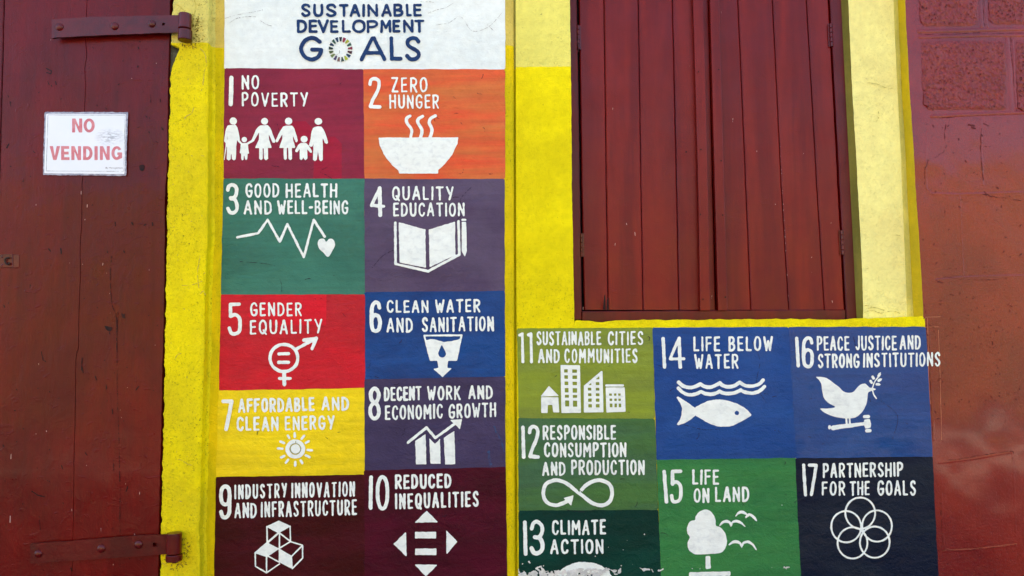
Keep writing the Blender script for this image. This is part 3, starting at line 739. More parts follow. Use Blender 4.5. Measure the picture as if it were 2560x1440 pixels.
# 1
s = Shape(A); word(s, 'NO', 257, 387, 568, 675, 15); word(s, 'POVERTY', 257, 750, 695, 803, 15); put(1, 'lettering', s)
put(1, 'numeral', Shape(A).line([(181, 588), (176, 786)], 32))
s = Shape(FM)
s.disc((277, 270), 73).disc((498, 640), 54).disc((900, 275), 68).disc((1377, 270), 72).disc((1685, 628), 67).disc((1970, 272), 75, 68)
s.poly([(195, 355), (320, 352), (352, 400), (385, 520), (403, 640), (370, 660), (350, 650), (330, 780), (330, 960), (322, 1030), (290, 1048), (258, 1025), (235, 800), (220, 1030), (188, 1052), (152, 1030), (158, 700), (125, 700), (102, 670), (118, 520), (140, 420), (165, 370)], r=6)
s.line([(168, 560), (160, 690)], 7, '-')
s.line([(145, 700), (125, 850), (98, 1045)], 30, w2=14)
s.line([(385, 665), (450, 730)], 42).line([(540, 735), (680, 655)], 42).poly([(430, 715), (565, 710), (572, 800), (590, 915), (560, 925), (555, 1030), (535, 1052), (515, 1030), (495, 920), (480, 1040), (458, 1052), (440, 1030), (435, 918), (405, 910), (425, 800)], r=3)
s.poly([(820, 360), (960, 355), (1010, 400), (1060, 530), (1112, 660), (1105, 700), (1060, 698), (1020, 600), (975, 510), (990, 640), (1036, 790), (1030, 805), (965, 800), (965, 1020), (925, 1050), (890, 1020), (885, 812), (862, 812), (862, 1020), (830, 1048), (797, 1020), (795, 808), (722, 808), (720, 790), (790, 640), (797, 480), (690, 670), (655, 660), (650, 640), (730, 450), (780, 385)], r=3)
s.poly([(1270, 380), (1330, 362), (1450, 362), (1490, 420), (1530, 540), (1560, 660), (1540, 690), (1515, 680), (1455, 520), (1465, 640), (1505, 785), (1495, 800), (1440, 800), (1440, 1020), (1410, 1042), (1380, 1020), (1368, 800), (1340, 800), (1338, 1020), (1310, 1042), (1283, 1020), (1280, 800), (1198, 800), (1200, 785), (1255, 620), (1258, 520), (1160, 685), (1130, 690), (1118, 665), (1180, 530)], r=3)
s.poly([(1625, 705), (1725, 705), (1770, 750), (1838, 860), (1835, 895), (1810, 890), (1745, 825), (1745, 1015), (1712, 1042), (1680, 1010), (1668, 950), (1655, 1015), (1625, 1042), (1600, 1015), (1600, 810), (1550, 885), (1515, 880), (1510, 850), (1570, 745)], r=3)
s.poly([(1900, 385), (1960, 372), (2030, 378), (2070, 430), (2120, 540), (2160, 690), (2140, 720), (2100, 700), (2050, 560), (2055, 760), (2055, 1040), (2020, 1065), (1990, 1035), (1960, 850), (1935, 1030), (1900, 1062), (1862, 1035), (1868, 850), (1882, 650), (1850, 765), (1815, 775), (1785, 750), (1815, 620), (1840, 470), (1865, 410)], r=3)
put(1, 'pictogram', s, res=1.2, wob=.3, label='white family of six figures holding hands')
# 2
s = Shape(A); word(s, 'ZERO', 1375, 1647, 582, 696, 15); word(s, 'HUNGER', 1360, 1734, 710, 817, 15); put(2, 'lettering', s)
s = Shape(A); glyph(s, '2', 1202, 578, 1302, 818, 27); put(2, 'numeral', s)
s = Shape(A)
for q in ([(1515, 874), (1492, 892), (1494, 925), (1528, 975), (1522, 1030)], [(1610, 874), (1578, 896), (1576, 925), (1605, 975), (1597, 1030)], [(1706, 872), (1670, 892), (1660, 925), (1680, 975), (1668, 1030)]): s.curve(q, 24)
s.poly([(1284, 1037), (1874, 1035), (1868, 1080), (1830, 1160), (1775, 1230), (1725, 1275), (1725, 1300), (1437, 1300), (1432, 1278), (1385, 1240), (1330, 1170), (1292, 1095)], r=3)
put(2, 'pictogram', s, label='white steaming bowl')
# 3
s = Shape(B); word(s, 'GOOD', 262, 497, 52, 152, 15); word(s, 'HEALTH', 540, 897, 52, 152, 15); word(s, 'AND', 250, 445, 170, 268, 15); word(s, 'WELL-BEING', 482, 973, 170, 268, 15); put(3, 'lettering', s)
s = Shape(B); glyph(s, '3', 128, 50, 214, 268, 25); put(3, 'numeral', s)
s = Shape(B).line([(205, 425), (350, 397), (415, 305), (500, 455), (552, 335), (665, 563), (735, 305), (810, 420)], 17)
s.spoly([(821, 456), (806, 438), (778, 438), (762, 462), (770, 500), (800, 532), (833, 562), (862, 522), (882, 480), (872, 445), (845, 436)])
put(3, 'pictogram', s, label='white heartbeat line ending in a heart')
# 4
s = Shape(B); word(s, 'QUALITY', 1275, 1702, 72, 170, 15); word(s, 'EDUCATION', 1282, 1778, 185, 282, 15); put(4, 'lettering', s)
put(4, 'numeral', Shape(B).line([(1190, 86), (1133, 205), (1218, 211)], 22).line([(1190, 86), (1194, 272)], 27))
s = Shape(B).poly([(1322, 322), (1505, 372), (1508, 633), (1328, 600)], r=1).poly([(1531, 372), (1710, 318), (1712, 548), (1536, 630)], r=1)
s.line([(1298, 325), (1300, 610), (1525, 660), (1740, 545), (1735, 315)], 18).line([(1762, 304), (1782, 304)], 16).poly([(1759, 320), (1786, 320), (1790, 522), (1778, 558), (1759, 518)], r=2)
put(4, 'pictogram', s, label='white open book and pencil')
# 5
s = Shape(B); word(s, 'GENDER', 293, 652, 876, 972, 14); word(s, 'EQUALITY', 290, 792, 997, 1098, 14, y0b=990); put(5, 'lettering', s)
s = Shape(B); glyph(s, '5', 137, 875, 234, 1106, 25); put(5, 'numeral', s)
s = Shape(B).ring((527, 1260), 96, 23, 94).line([(494, 1232), (560, 1230)], 23).line([(492, 1290), (560, 1290)], 23).line([(612, 1198), (745, 1128)], 22).line([(665, 1136), (752, 1124), (722, 1196)], 23).line([(529, 1358), (530, 1442)], 26).line([(497, 1402), (572, 1402)], 20)
put(5, 'pictogram', s, label='white circle symbol with equals sign, arrow and cross')
# 6
s = Shape(B); word(s, 'CLEAN', 1238, 1528, 860, 949, 15); word(s, 'WATER', 1572, 1886, 856, 950, 15, y0b=850); word(s, 'AND', 1238, 1420, 983, 1085, 15); word(s, 'SANITATION', 1482, 1980, 978, 1082, 15, y0b=970); put(6, 'lettering', s)
s = Shape(B); glyph(s, '6', 1120, 862, 1206, 1088, 28); put(6, 'numeral', s)
s = Shape(B).line([(1498, 1105), (1756, 1103), (1720, 1273), (1542, 1273), (1498, 1105)], 13).poly([(1508, 1138), (1540, 1128), (1570, 1130), (1630, 1150), (1690, 1144), (1745, 1128), (1720, 1274), (1538, 1274)])
s.spoly([(1620, 1172), (1636, 1200), (1649, 1228), (1640, 1250), (1621, 1256), (1602, 1248), (1595, 1226), (1606, 1198)], '-').poly([(1590, 1272), (1662, 1272), (1656, 1330), (1684, 1333), (1625, 1390), (1563, 1336), (1598, 1330)], r=2)
put(6, 'pictogram', s, label='white water glass with drop and down arrow')
# 7
s = Shape(Cc); word(s, 'AFFORDABLE', 218, 770, 163, 266, 18, y0b=150); word(s, 'AND', 820, 1017, 150, 250, 17); word(s, 'CLEAN', 207, 510, 292, 396, 17); word(s, 'ENERGY', 553, 912, 288, 392, 16, y0b=281); put(7, 'lettering', s)
put(7, 'numeral', Shape(Cc).line([(112, 183), (172, 182), (133, 382)], 28))
s = Shape(Cc).disc((632, 524), 34, 34).ring((630, 525), 57, 29, 55, -85, 265)
s.ring((632, 524), 0.1, 0.1)
for i in range(12):
    a = math.radians(-90 + 30 * i + (3 if i % 2 else -1)); r0, r1 = 90, 118 - (i % 3) * 3
    s.line([(628 + r0 * math.cos(a), 527 + r0 * math.sin(a)), (628 + r1 * 1.03 * math.cos(a), 527 + r1 * math.sin(a))], 17)
put(7, 'pictogram', s, label='white sun with twelve rays')
put(7, 'outline', Shape(Cc).ring((632, 523), 38, 6, 37, -80, 262).line([(633, 470), (634, 487)], 5), paint('grey_brushline', (150, 158, 120), None, mode='mural', amt=.5), off=.0044, res=.8, wob=.2)
# 8
s = Shape(Cc); word(s, 'DECENT', 1268, 1540, 78, 182, 17, y0b=70); word(s, 'WORK', 1578, 1820, 72, 176, 16, y0b=66); word(s, 'AND', 1875, 2050, 68, 168, 16); word(s, 'ECONOMIC', 1275, 1692, 212, 318, 15, y0b=198); word(s, 'GROWTH', 1733, 2075, 200, 306, 15, y0b=188); put(8, 'lettering', s)
s = Shape(Cc); glyph(s, '8', 1155, 75, 1247, 319, 27); put(8, 'numeral', s)
s = Shape(Cc).line([(1442, 477), (1575, 370), (1637, 444), (1790, 335)], 19).poly([(1747, 316), (1828, 312), (1812, 378)], r=2)
s.poly([(1495, 468), (1566, 420), (1572, 632), (1502, 632)], r=2).poly([(1596, 450), (1635, 492), (1670, 455), (1673, 628), (1605, 628)], r=2).poly([(1700, 445), (1772, 398), (1780, 632), (1711, 632)], r=2)
put(8, 'pictogram', s, label='white bar chart with rising arrow')
put(8, 'scuff', Shape(Cc).curve([(2062, 360), (2075, 400), (2110, 460), (2130, 540)], 12).curve([(2022, 545), (2025, 590), (2035, 640)], 18), paint('blue_scuff', (46, 82, 132), (60, 62, 104), sc=(60, 60, 30), mode='mural'), off=.0026, wob=2.4, wl=5)
# 9
s = Shape(Cc); word(s, 'INDUSTRY', 192, 572, 782, 888, 15, y0b=768, gap=.6); word(s, 'INNOVATION', 602, 1060, 768, 878, 15, y0b=756, gap=.6); word(s, 'AND', 192, 354, 910, 1022, 16); word(s, 'INFRASTRUCTURE', 382, 1074, 904, 1018, 15, y0b=886, gap=.55); put(9, 'lettering', s)
s = Shape(Cc); glyph(s, '9', 83, 780, 172, 1028, 27); put(9, 'numeral', s)
s = Shape(Cc).poly([(426, 1083), (512, 1042), (594, 1080), (508, 1128)], r=3).poly([(342, 1272), (430, 1202), (508, 1240), (424, 1298)], r=3).poly([(517, 1245), (604, 1295), (610, 1383), (517, 1335)], r=3)
for q in ([(426, 1083), (428, 1197), (342, 1272), (344, 1368), (425, 1414), (518, 1350)], [(594, 1080), (596, 1190), (684, 1216), (684, 1308), (610, 1384)], [(508, 1128), (428, 1197)], [(517, 1128), (592, 1186)], [(517, 1128), (516, 1340)],
          [(430, 1292), (515, 1338)], [(424, 1298), (425, 1412)], [(520, 1236), (596, 1190)], [(605, 1295), (684, 1216)], [(430, 1200), (512, 1130)], [(432, 1292), (510, 1240)]): s.line(q, 10)
put(9, 'pictogram', s, res=1.2, wob=.3, label='three stacked white cubes')
# 10
s = Shape(Cc); word(s, 'REDUCED', 1348, 1754, 708, 814, 18, y0b=698); word(s, 'INEQUALITIES', 1348, 1950, 843, 957, 17, y0b=826, gap=.55); put(10, 'lettering', s)
s = Shape(Cc).line([(1176, 728), (1172, 948)], 27); glyph(s, '0', 1208, 710, 1308, 968, 28); put(10, 'numeral', s)
s = Shape(Cc).poly([(1576, 970), (1650, 1048), (1497, 1050)], r=3).rect(1492, 1120, 1643, 1167, r=4).rect(1492, 1240, 1645, 1287, r=4).poly([(1340, 1208), (1423, 1128), (1428, 1292)], r=3).poly([(1793, 1190), (1719, 1114), (1720, 1277)], r=3).poly([(1494, 1357), (1646, 1360), (1570, 1438)], r=3)
put(10, 'pictogram', s, label='white equals sign with four arrowheads')
# 11
s = Shape(D); word(s, 'SUSTAINABLE', 303, 789, 1045, 1150, 15); word(s, 'CITIES', 838, 1104, 1043, 1148, 15); word(s, 'AND', 315, 478, 1178, 1284, 16); word(s, 'COMMUNITIES', 512, 1061, 1174, 1283, 15, gap=.55); put(11, 'lettering', s)
put(11, 'numeral', Shape(D).line([(177, 1074), (197, 1064), (202, 1274)], 21).line([(243, 1072), (262, 1062), (266, 1274)], 22))
s = Shape(CT).poly([(338, 612), (518, 790), (190, 800)], r=10).poly([(195, 835), (515, 835), (532, 1115), (435, 1115), (415, 965), (305, 968), (298, 1125), (195, 1125)], r=12)
s.poly([(585, 195), (945, 198), (965, 1120), (600, 1125)], r=14)
for i, (a, b_) in enumerate([(265, 330), (385, 455), (510, 580), (640, 728), (775, 832), (888, 1008)]):
    s.rect(642 + i * 4, a, 712 + i * 6, b_, '-').rect(804 + i * 3, a + 4, 898 + i, b_ + 4, '-')
s.poly([(1385, 310), (1400, 315), (1418, 1115), (1045, 1118), (1045, 600)], r=10)
s.poly([(1345, 405), (1345, 465), (1270, 465)], '-').poly([(1185, 535), (1185, 583), (1128, 583)], '-')
for i, (a, b_) in enumerate([(522, 582), (635, 690), (745, 802), (850, 915), (962, 1028)]):
    s.rect(1273 + i, a, 1345 + i, b_, '-')
    if i: s.rect(1114 + i * 3, a, 1180 + i * 4, b_, '-')
s.line([(1485, 590), (1815, 588)], 46).poly([(1485, 640), (1840, 640), (1855, 1100), (1500, 1115)], r=14)
for i, (a, b_) in enumerate([(748, 793), (850, 898), (950, 1024)]):
    for j, (c, d_) in enumerate([(1543, 1595), (1640, 1685), (1722, 1770)]): s.rect(c + i * 5, a, d_ + i * 6, b_, '-')
put(11, 'pictogram', s, res=1.0, wob=.2, label='white house and three white tower blocks')
# 12
s = Shape(E); word(s, 'RESPONSIBLE', 335, 865, 352, 460, 16); word(s, 'CONSUMPTION', 345, 938, 478, 585, 16); word(s, 'AND', 332, 500, 616, 718, 16); word(s, 'PRODUCTION', 540, 1070, 603, 713, 16); put(12, 'lettering', s)
s = Shape(E).line([(194, 368), (200, 582)], 26); glyph(s, '2', 228, 350, 316, 596, 27); put(12, 'numeral', s)
s = Shape(E).curve([(505, 905), (430, 930), (362, 905), (340, 840), (362, 775), (430, 749), (500, 768), (560, 812), (620, 858), (690, 912), (765, 930), (818, 900), (836, 838), (815, 778), (755, 750), (695, 758), (645, 788), (612, 822)], 27)
s.poly([(488, 878), (555, 859), (541, 932)], r=2)
s.line([(575, 800), (600, 832)], 4, '-').line([(598, 818), (640, 850)], 3, '-')
put(12, 'pictogram', s, label='white infinity loop arrow')
# 13
s = Shape(E); word(s, 'CLIMATE', 402, 792, 1036, 1146, 17, y0b=1030); word(s, 'ACTION', 390, 773, 1172, 1280, 17); put(13, 'lettering', s)
s = Shape(E).line([(208, 1053), (213, 1279)], 28); glyph(s, '3', 242, 1034, 346, 1287, 28); put(13, 'numeral', s)
s = Shape(PLf).disc((1092, 1340), 612)
s.spoly([(860, 960), (900, 940), (950, 958), (990, 950), (1000, 910), (1040, 900), (1030, 960), (1080, 945), (1120, 960), (1150, 930), (1200, 895), (1260, 940), (1280, 990), (1150, 1010), (900, 1010)], '-')
s.spoly([(1500, 900), (1560, 905), (1610, 950), (1650, 990), (1560, 980)], '-')
put(13, 'pictogram', s, wob=.8, label='top of a white globe')
def peel_field(X, Y, Dm):
    bx = (X - 1290) * 6.4; by = (Y - 1290) * 6.4
    edge = np.interp(bx, [0, 40, 60, 120, 200, 260, 300, 400, 450, 460, 560, 700, 900, 1100, 1430, 1480, 1560, 1680, 1700, 1720, 2300], [900, 820, 900, 870, 900, 880, 820, 790, 840, 880, 890, 875, 840, 850, 835, 850, 845, 850, 1100, 1500, 1500])
    low = np.interp(bx, [0, 700, 1450, 1500, 1560, 1620, 1700, 2300], [1500, 1500, 880, 890, 920, 950, 860, 0])
    n = 26 * vn(bx / 45, by / 30) + 14 * vn(bx / 17, by / 15)
    d = np.maximum(edge - by, by - low) / 6.4 + n / 6.4
    hole = (14 * vn(bx / 30 + 9, by / 26) - 3.5) + np.clip(by - 930, 0, 999) * .008
    return np.maximum(Dm, np.maximum(d, np.where(bx < 700, hole * .5 - 1.5, hole * .2 - 1)))
s = Shape(PLf).rect(36, 760, 1760, 1500)
put(13, 'peeled_patch', s, M['peel'], off=.0046, wob=.6, wl=4, field=peel_field, label='ragged band where the paint has flaked to white')
s = Shape(PLf)
for c, r in [((208, 725), 14), ((222, 742), 8), ((105, 758), 8), ((1268, 640), 8), ((2052, 288), 8), ((1776, 385), 5), ((1476, 495), 5), ((1714, 536), 5), ((1862, 768), 6), ((1680, 792), 9), ((440, 790), 12)]: s.disc(c, r)
s.spoly([(1975, 820), (2020, 835), (2060, 830), (2130, 838), (2140, 860), (2080, 862), (2040, 885), (2010, 850)]).spoly([(2265, 870), (2300, 855), (2345, 835), (2360, 845), (2320, 870), (2280, 885)]).line([(2170, 850), (2190, 890)], 8)
put(13, 'flake', s, M['peel'], off=.0046, res=.9, wob=.6, wl=3, kind='stuff')
# 14
s = Shape(D); word(s, 'LIFE', 1478, 1680, 1083, 1197, 16); word(s, 'WATER', 1485, 1817, 1214, 1326, 16); s.fr = Frame(0, 0, 1); word(s, 'BELOW', 1820.5, 1931.5, 840.5, 878, 5.4); put(14, 'lettering', s)
put(14, 'numeral', Shape(D).line([(1252, 1100), (1262, 1313)], 26).line([(1370, 1098), (1304, 1252), (1406, 1250)], 22).line([(1372, 1098), (1380, 1313)], 26))
s = Shape(FI)
s.curve([(290, 285), (350, 340), (430, 378), (530, 388), (620, 366), (722, 320)], 74).curve([(722, 320), (800, 366), (900, 382), (1000, 358), (1110, 300)], 74).curve([(1110, 300), (1180, 355), (1290, 376), (1400, 352), (1508, 285)], 74).curve([(1508, 285), (1590, 340), (1700, 362), (1830, 345), (1920, 300), (1972, 240)], 70)
s.curve([(280, 400), (350, 470), (440, 520), (550, 532), (650, 510), (735, 470)], 70).curve([(735, 470), (820, 510), (930, 522), (1030, 505), (1105, 462)], 72).curve([(1105, 462), (1180, 498), (1300, 508), (1420, 490), (1530, 440)], 72).curve([(1530, 440), (1610, 480), (1740, 500), (1860, 478), (1940, 430), (2000, 370)], 68)
s.spoly([(610, 800), (720, 730), (880, 655), (1060, 625), (1260, 650), (1460, 715), (1620, 805), (1700, 890), (1738, 945), (1640, 1010), (1500, 1090), (1360, 1150), (1200, 1172), (1020, 1150), (850, 1080), (720, 1005), (620, 940)])
s.poly([(250, 590), (275, 572), (420, 660), (520, 725), (610, 800), (640, 870), (620, 940), (520, 1030), (400, 1100), (285, 1140), (255, 1125), (310, 1040), (350, 930), (356, 800), (320, 700)], r=3)
s.disc((1447, 898), 44, op='-')
put(14, 'pictogram', s, res=1.2, label='white fish under two wave lines')
# 15
s = Shape(E); word(s, 'LIFE', 1412, 1606, 672, 783, 17); word(s, 'ON', 1422, 1536, 806, 913, 17); word(s, 'LAND', 1575, 1822, 796, 908, 17); put(15, 'lettering', s)
s = Shape(E).line([(1210, 688), (1226, 905)], 26); glyph(s, '5', 1250, 672, 1344, 917, 26); put(15, 'numeral', s)
s = Shape(TR).spoly([(765, 350), (775, 290), (830, 215), (900, 178), (960, 168), (1040, 200), (1095, 270), (1125, 350), (1135, 450), (1200, 475), (1270, 540), (1310, 620), (1325, 740), (1300, 850), (1240, 920), (1150, 945), (1000, 955), (800, 962), (700, 930), (640, 860), (628, 760), (668, 655), (630, 590), (620, 500), (650, 410), (700, 370)])
s.poly([(965, 1010), (1010, 1010), (1018, 1190), (968, 1200)], r=20).poly([(675, 1300), (1368, 1285), (1368, 1322), (675, 1330)], r=22)
for q in ([(1485, 285), (1530, 232), (1595, 210), (1650, 235), (1680, 255)], [(1680, 255), (1740, 258), (1800, 300), (1855, 365)], [(1200, 450), (1250, 395), (1320, 375), (1375, 395), (1400, 430)], [(1400, 430), (1440, 385), (1510, 375), (1580, 405), (1648, 465)],
          [(1365, 792), (1430, 745), (1500, 738), (1560, 765), (1590, 800)], [(1590, 800), (1630, 755), (1700, 742), (1780, 785), (1850, 880)]):
    qq = catmull(q, 5); n_ = len(qq)
    for a, b_ in zip(range(n_ - 1), range(1, n_)):
        f_ = lambda i: 16 + 34 * math.sin(math.pi * min(1, max(0, i / (n_ - 1)))) ** .8
        s.ops.append(('+', 'line', s.fr.p([qq[a], qq[b_]]), f_(a) / 7.111 / 2, f_(b_) / 7.111 / 2))
for q in ([(1650, 300), (1662, 318), (1720, 285), (1680, 250)], [(1370, 420), (1400, 475), (1430, 425)], [(1555, 790), (1590, 852), (1625, 790)]): s.poly(q, r=2)
put(15, 'pictogram', s, label='white tree and three white birds')
s = Shape(TR)
for c, r in [((2300, 88), 9), ((2127, 1188), 7), ((1775, 1335), 6), ((712, 1213), 9), ((850, 1205), 9), ((118, 1250), 22), ((185, 1225), 14)]: s.disc(c, r, r * .8)
s.line([(2325, 1200), (2380, 1190), (2430, 1190)], 16).line([(2340, 1180), (2380, 1215)], 10).line([(845, 1225), (858, 1190)], 8)
put(15, 'flake', s, M['peel'], res=.9, wob=.9, wl=3, kind='stuff')
# 16
s = Shape(Fx); word(s, 'PEACE', 483, 727, 1080, 1190, 15); word(s, 'JUSTICE', 770, 1082, 1077, 1188, 15); word(s, 'AND', 1103, 1260, 1074, 1182, 15); word(s, 'STRONG', 490, 800, 1212, 1320, 15); word(s, 'INSTITUTIONS', 828, 1406, 1208, 1316, 15, y0b=1200); put(16, 'lettering', s)
s = Shape(Fx).line([(333, 1097), (342, 1303)], 25); glyph(s, '6', 370, 1083, 460, 1322, 26); put(16, 'numeral', s)
s = Shape(DV).spoly([(225, 178), (300, 176), (390, 185), (480, 225), (580, 300), (680, 375), (770, 460), (870, 495), (970, 475), (1040, 400), (1110, 335), (1200, 310), (1250, 345), (1300, 390), (1360, 395), (1420, 425), (1340, 455), (1270, 490), (1255, 580), (1230, 720), (1160, 860), (1060, 960), (930, 1005), (760, 1000), (560, 960), (400, 890), (320, 825), (330, 805), (480, 805), (610, 775), (480, 700), (390, 600), (350, 460), (335, 330), (290, 240)])
s.line([(833, 1000), (842, 1130)], 36).line([(898, 1000), (908, 1125)], 36).disc((500, 1182), 30, 42)
s.line([(575, 1195), (700, 1170), (900, 1150), (1050, 1130), (1200, 1108)], 96, w2=66).poly([(1200, 1040), (1290, 1030), (1315, 1110), (1305, 1180), (1220, 1195), (1195, 1120)], r=12).line([(1195, 970), (1272, 968)], 66).line([(1240, 1250), (1302, 1248)], 68)
s.curve([(1500, 120), (1470, 180), (1400, 270), (1365, 360), (1352, 430), (1380, 530), (1430, 605)], 26)
for c, a, r in [((1370, 195), 60, 48), ((1330, 280), 58, 45), ((1490, 135), -60, 52), ((1500, 240), -30, 48), ((1465, 325), 5, 48)]:
    d_ = np.array([math.cos(math.radians(a)), math.sin(math.radians(a))]) * r
    s.line([(c[0] - d_[0] * .5, c[1] - d_[1] * .5), (c[0] + d_[0] * .3, c[1] + d_[1] * .3)], 54).line([(c[0], c[1]), (c[0] + d_[0] * 1.05 * (1 if a < 10 else -1), c[1] + d_[1] * 1.05 * (1 if a < 10 else -1))], 46, w2=10)
put(16, 'pictogram', s, res=1.1, wob=.3, label='white dove with olive twig standing on a gavel')
# 17
s = Shape(Gx); word(s, 'PARTNERSHIP', 505, 1082, 626, 732, 15, y0b=618); word(s, 'FOR', 498, 668, 757, 861, 15); word(s, 'THE', 700, 845, 755, 859, 15); word(s, 'GOALS', 898, 1175, 750, 860, 15); put(17, 'lettering', s)
put(17, 'numeral', Shape(Gx).line([(368, 640), (381, 855)], 22).line([(408, 640), (458, 640), (424, 853)], 22))
s = Shape(Gx)
for c in ((775, 985), (895, 1077), (878, 1193), (718, 1198), (673, 1082)): s.ring(c, 107, 13, 112)
put(17, 'pictogram', s, res=1.2, wob=.3, label='flower of five interlocking white rings')
# faint cracks and chips over the mural squares
s1_, s2_ = Shape(), Shape()
for _ in range(95):
    k = rng.integers(0, 2)
    x, y_ = (rng.uniform(570, 1250), rng.uniform(190, 1430)) if k == 0 else (rng.uniform(1310, 2320), rng.uniform(835, 1430))
    a = rng.uniform(-.5, .9); n_ = rng.integers(2, 5); pts = [(x, y_)]
    for _q in range(n_):
        a += rng.uniform(-.9, .9); L = rng.uniform(2, 7); pts.append((pts[-1][0] + L * math.cos(a), pts[-1][1] + L * math.sin(a)))
    (s1_ if k == 0 else s2_).line(pts, rng.uniform(.6, 1.3))
M['hair'] = paint('hairline', (44, 34, 52), None, mode='none', rough=.8)
for pts in [[(822, 418), (801, 428), (812, 438), (828, 446)], [(1180, 470), (1150, 500), (1160, 530), (1130, 560)], [(600, 655), (660, 660), (690, 664)], [(1000, 620), (960, 640), (930, 668)], [(1100, 1120), (1150, 1100), (1190, 1108)],
            [(700, 700), (706, 716), (702, 730)]]:
    s1_.curve([(x + rng.uniform(-2, 2), y_ + rng.uniform(-2, 2)) for x, y_ in pts], .8)
for pts in [[(1880, 850), (1900, 900), (1890, 960), (1915, 1010)], [(2200, 1000), (2240, 1040), (2230, 1100)], [(1700, 1060), (1760, 1075), (1800, 1070)], [(2130, 840), (2140, 880)], [(1400, 1270), (1460, 1280), (1520, 1262)]]:
    s2_.curve([(x + rng.uniform(-2, 2), y_ + rng.uniform(-2, 2)) for x, y_ in pts], .8)
painted('crack', s1_, M['hair'], wall, YM, .0034, res=.8, wob=.3, wl=3, kind='stuff')
painted('crack', s2_, M['hair'], wall, 0, .0034, res=.8, wob=.3, wl=3, kind='stuff')
s = Shape()      # cracks in the yellow and cream plaster
for pts in [[(487, 0), (490, 20), (482, 45), (485, 55)], [(436, 12), (446, 14), (455, 22), (462, 30)], [(430, 38), (440, 40), (452, 34)], [(500, 120), (512, 135), (516, 160), (512, 180), (508, 215)],
            [(462, 300), (468, 290), (480, 285), (484, 270)], [(500, 640), (494, 680), (497, 720)], [(500, 735), (508, 728), (514, 738)], [(452, 715), (480, 712), (505, 702)], [(440, 1148), (455, 1150), (470, 1160), (480, 1163)], [(405, 1408), (412, 1410), (416, 1418)],
            [(503, 390), (512, 391)], [(436, 900), (444, 888), (452, 884)]]:
    q = np.array(pts, float); s.curve([(x + rng.uniform(-1, 1), y_ + rng.uniform(-1, 1)) for x, y_ in q], 1.3)
for _ in range(70):
    x, y_ = rng.uniform(425, 515), rng.uniform(10, 1430)
    a = rng.uniform(0, 6.28); L = rng.uniform(1, 5); s.line([(x, y_), (x + L * math.cos(a), y_ + L * math.sin(a))], rng.uniform(.7, 1.6))
painted('crack', s, M['crack_y'], wall, YP, .0008, res=.9, wob=.5, wl=4, kind='stuff')
s = Shape()
for pts in [[(2160, 206), (2190, 210), (2212, 220), (2235, 222)], [(2192, 275), (2196, 290), (2190, 305)], [(2160, 764), (2172, 764), (2180, 768)], [(2240, 588), (2252, 590)], [(2160, 780), (2180, 776), (2200, 783), (2230, 778), (2250, 784)], [(2165, 772), (2185, 770), (2210, 775)]]:
    q = np.array(pts, float); s.curve([(x + rng.uniform(-1, 1), y_ + rng.uniform(-1, 1)) for x, y_ in q], 1.1)
painted('crack', s, M['crack_y'], wall, YC, .0030, res=.8, wob=.4, wl=4, kind='stuff')
# grey grime around the hinge pins
M['grime'] = paint('grime', (120, 106, 40), (150, 132, 44), sc=(60, 60, 60), mode='stucco', rough=.8, speck=.8)
def grime(c, r, n_, ln):
    s = Shape()
    for _ in range(n_):
        a = rng.uniform(0, 6.28); q = r * rng.uniform(.4, 1.25)
        x, y_ = c[0] + q * math.cos(a) * .75, c[1] + q * math.sin(a)
        b2 = a + rng.uniform(-1.2, 1.2); L = rng.uniform(1, ln)
        s.line([(x, y_), (x + L * math.cos(b2), y_ + L * math.sin(b2))], rng.uniform(.8, 2.2))
    return s
painted('grime', grime((478, 80), 34, 130, 6), M['grime'], wall, YP, .0010, res=.9, wob=.5, wl=3, kind='stuff')
painted('grime', grime((440, 1378), 38, 160, 6), M['grime'], wall, YP, .0010, res=.9, wob=.5, wl=3, kind='stuff')
vf, ff = loft([([(418, 60), (416, 300)], YP, .022), ([(470, 60), (470, 300)], YP, .022)], np.arange(60, 300, 12.0), sub=4)
mk('bare_mortar', vf, ff, M['mortar'], wall, smooth=True, label='grey mortar showing where the plaster has broken away')

# ------------------------------------------------------------------ red door
door = thing('door', tuple(U(200, 1880, YD)), 'dark red wooden door with two strap hinges left of the yellow pilaster', 'door')
def board(name, Lp, Rp, yf, th, rows, m, parent, bev=2.0, bevd=.003, sub=4, amp=.5, ragged=.6, capb=True, smooth=False):
    """one plank: wavy long edges, eased arrises, real thickness"""
    a = rag(Lp, ragged, 6); b_ = rag(Rp, ragged, 6)
    p1 = loft([(a, yf, th), (a, yf, bevd)], rows, amp=amp)
    p2 = loft([(a, yf, bevd), ([(x + bev, y_) for x, y_ in a], yf, 0), ([(x - bev, y_) for x, y_ in b_], yf, 0), (b_, yf, bevd)], rows, sub=[1, sub, 1], amp=amp)
    p3 = loft([(b_, yf, bevd), (b_, yf, th)], rows, amp=amp)
    parts = [p1, p2, p3]
    nc = sub + 3; nr = len(rows); Vf = p2[0].reshape(nc, nr, 3)
    for r_ in ((-1,) if capb else ()) + ((0,) if rows[0] > -100 else ()):
        e = Vf[:, r_]; bk = e.copy(); bk[:, 1] = e[:, 1].max() + th
        vv = np.concatenate([e, bk]); parts.append((vv, [[i, i + 1, nc + i + 1, nc + i] for i in range(nc - 1)]))
    V_, F_ = merge(parts)
    return mk(name, V_, F_, m, parent, smooth=smooth)
seam = [(218, 0), (216, 35), (220, 60), (214, 90), (217, 140), (212, 170), (214, 210), (211, 270), (207, 440), (205, 480), (204, 560), (200, 600), (201, 690), (197, 780), (196, 870), (190, 885), (188, 960), (187, 1060), (185, 1150), (183, 1300), (180, 1440)]
d_left = [(13, 0), (8, 160), (0, 470), (-20, 1440)]
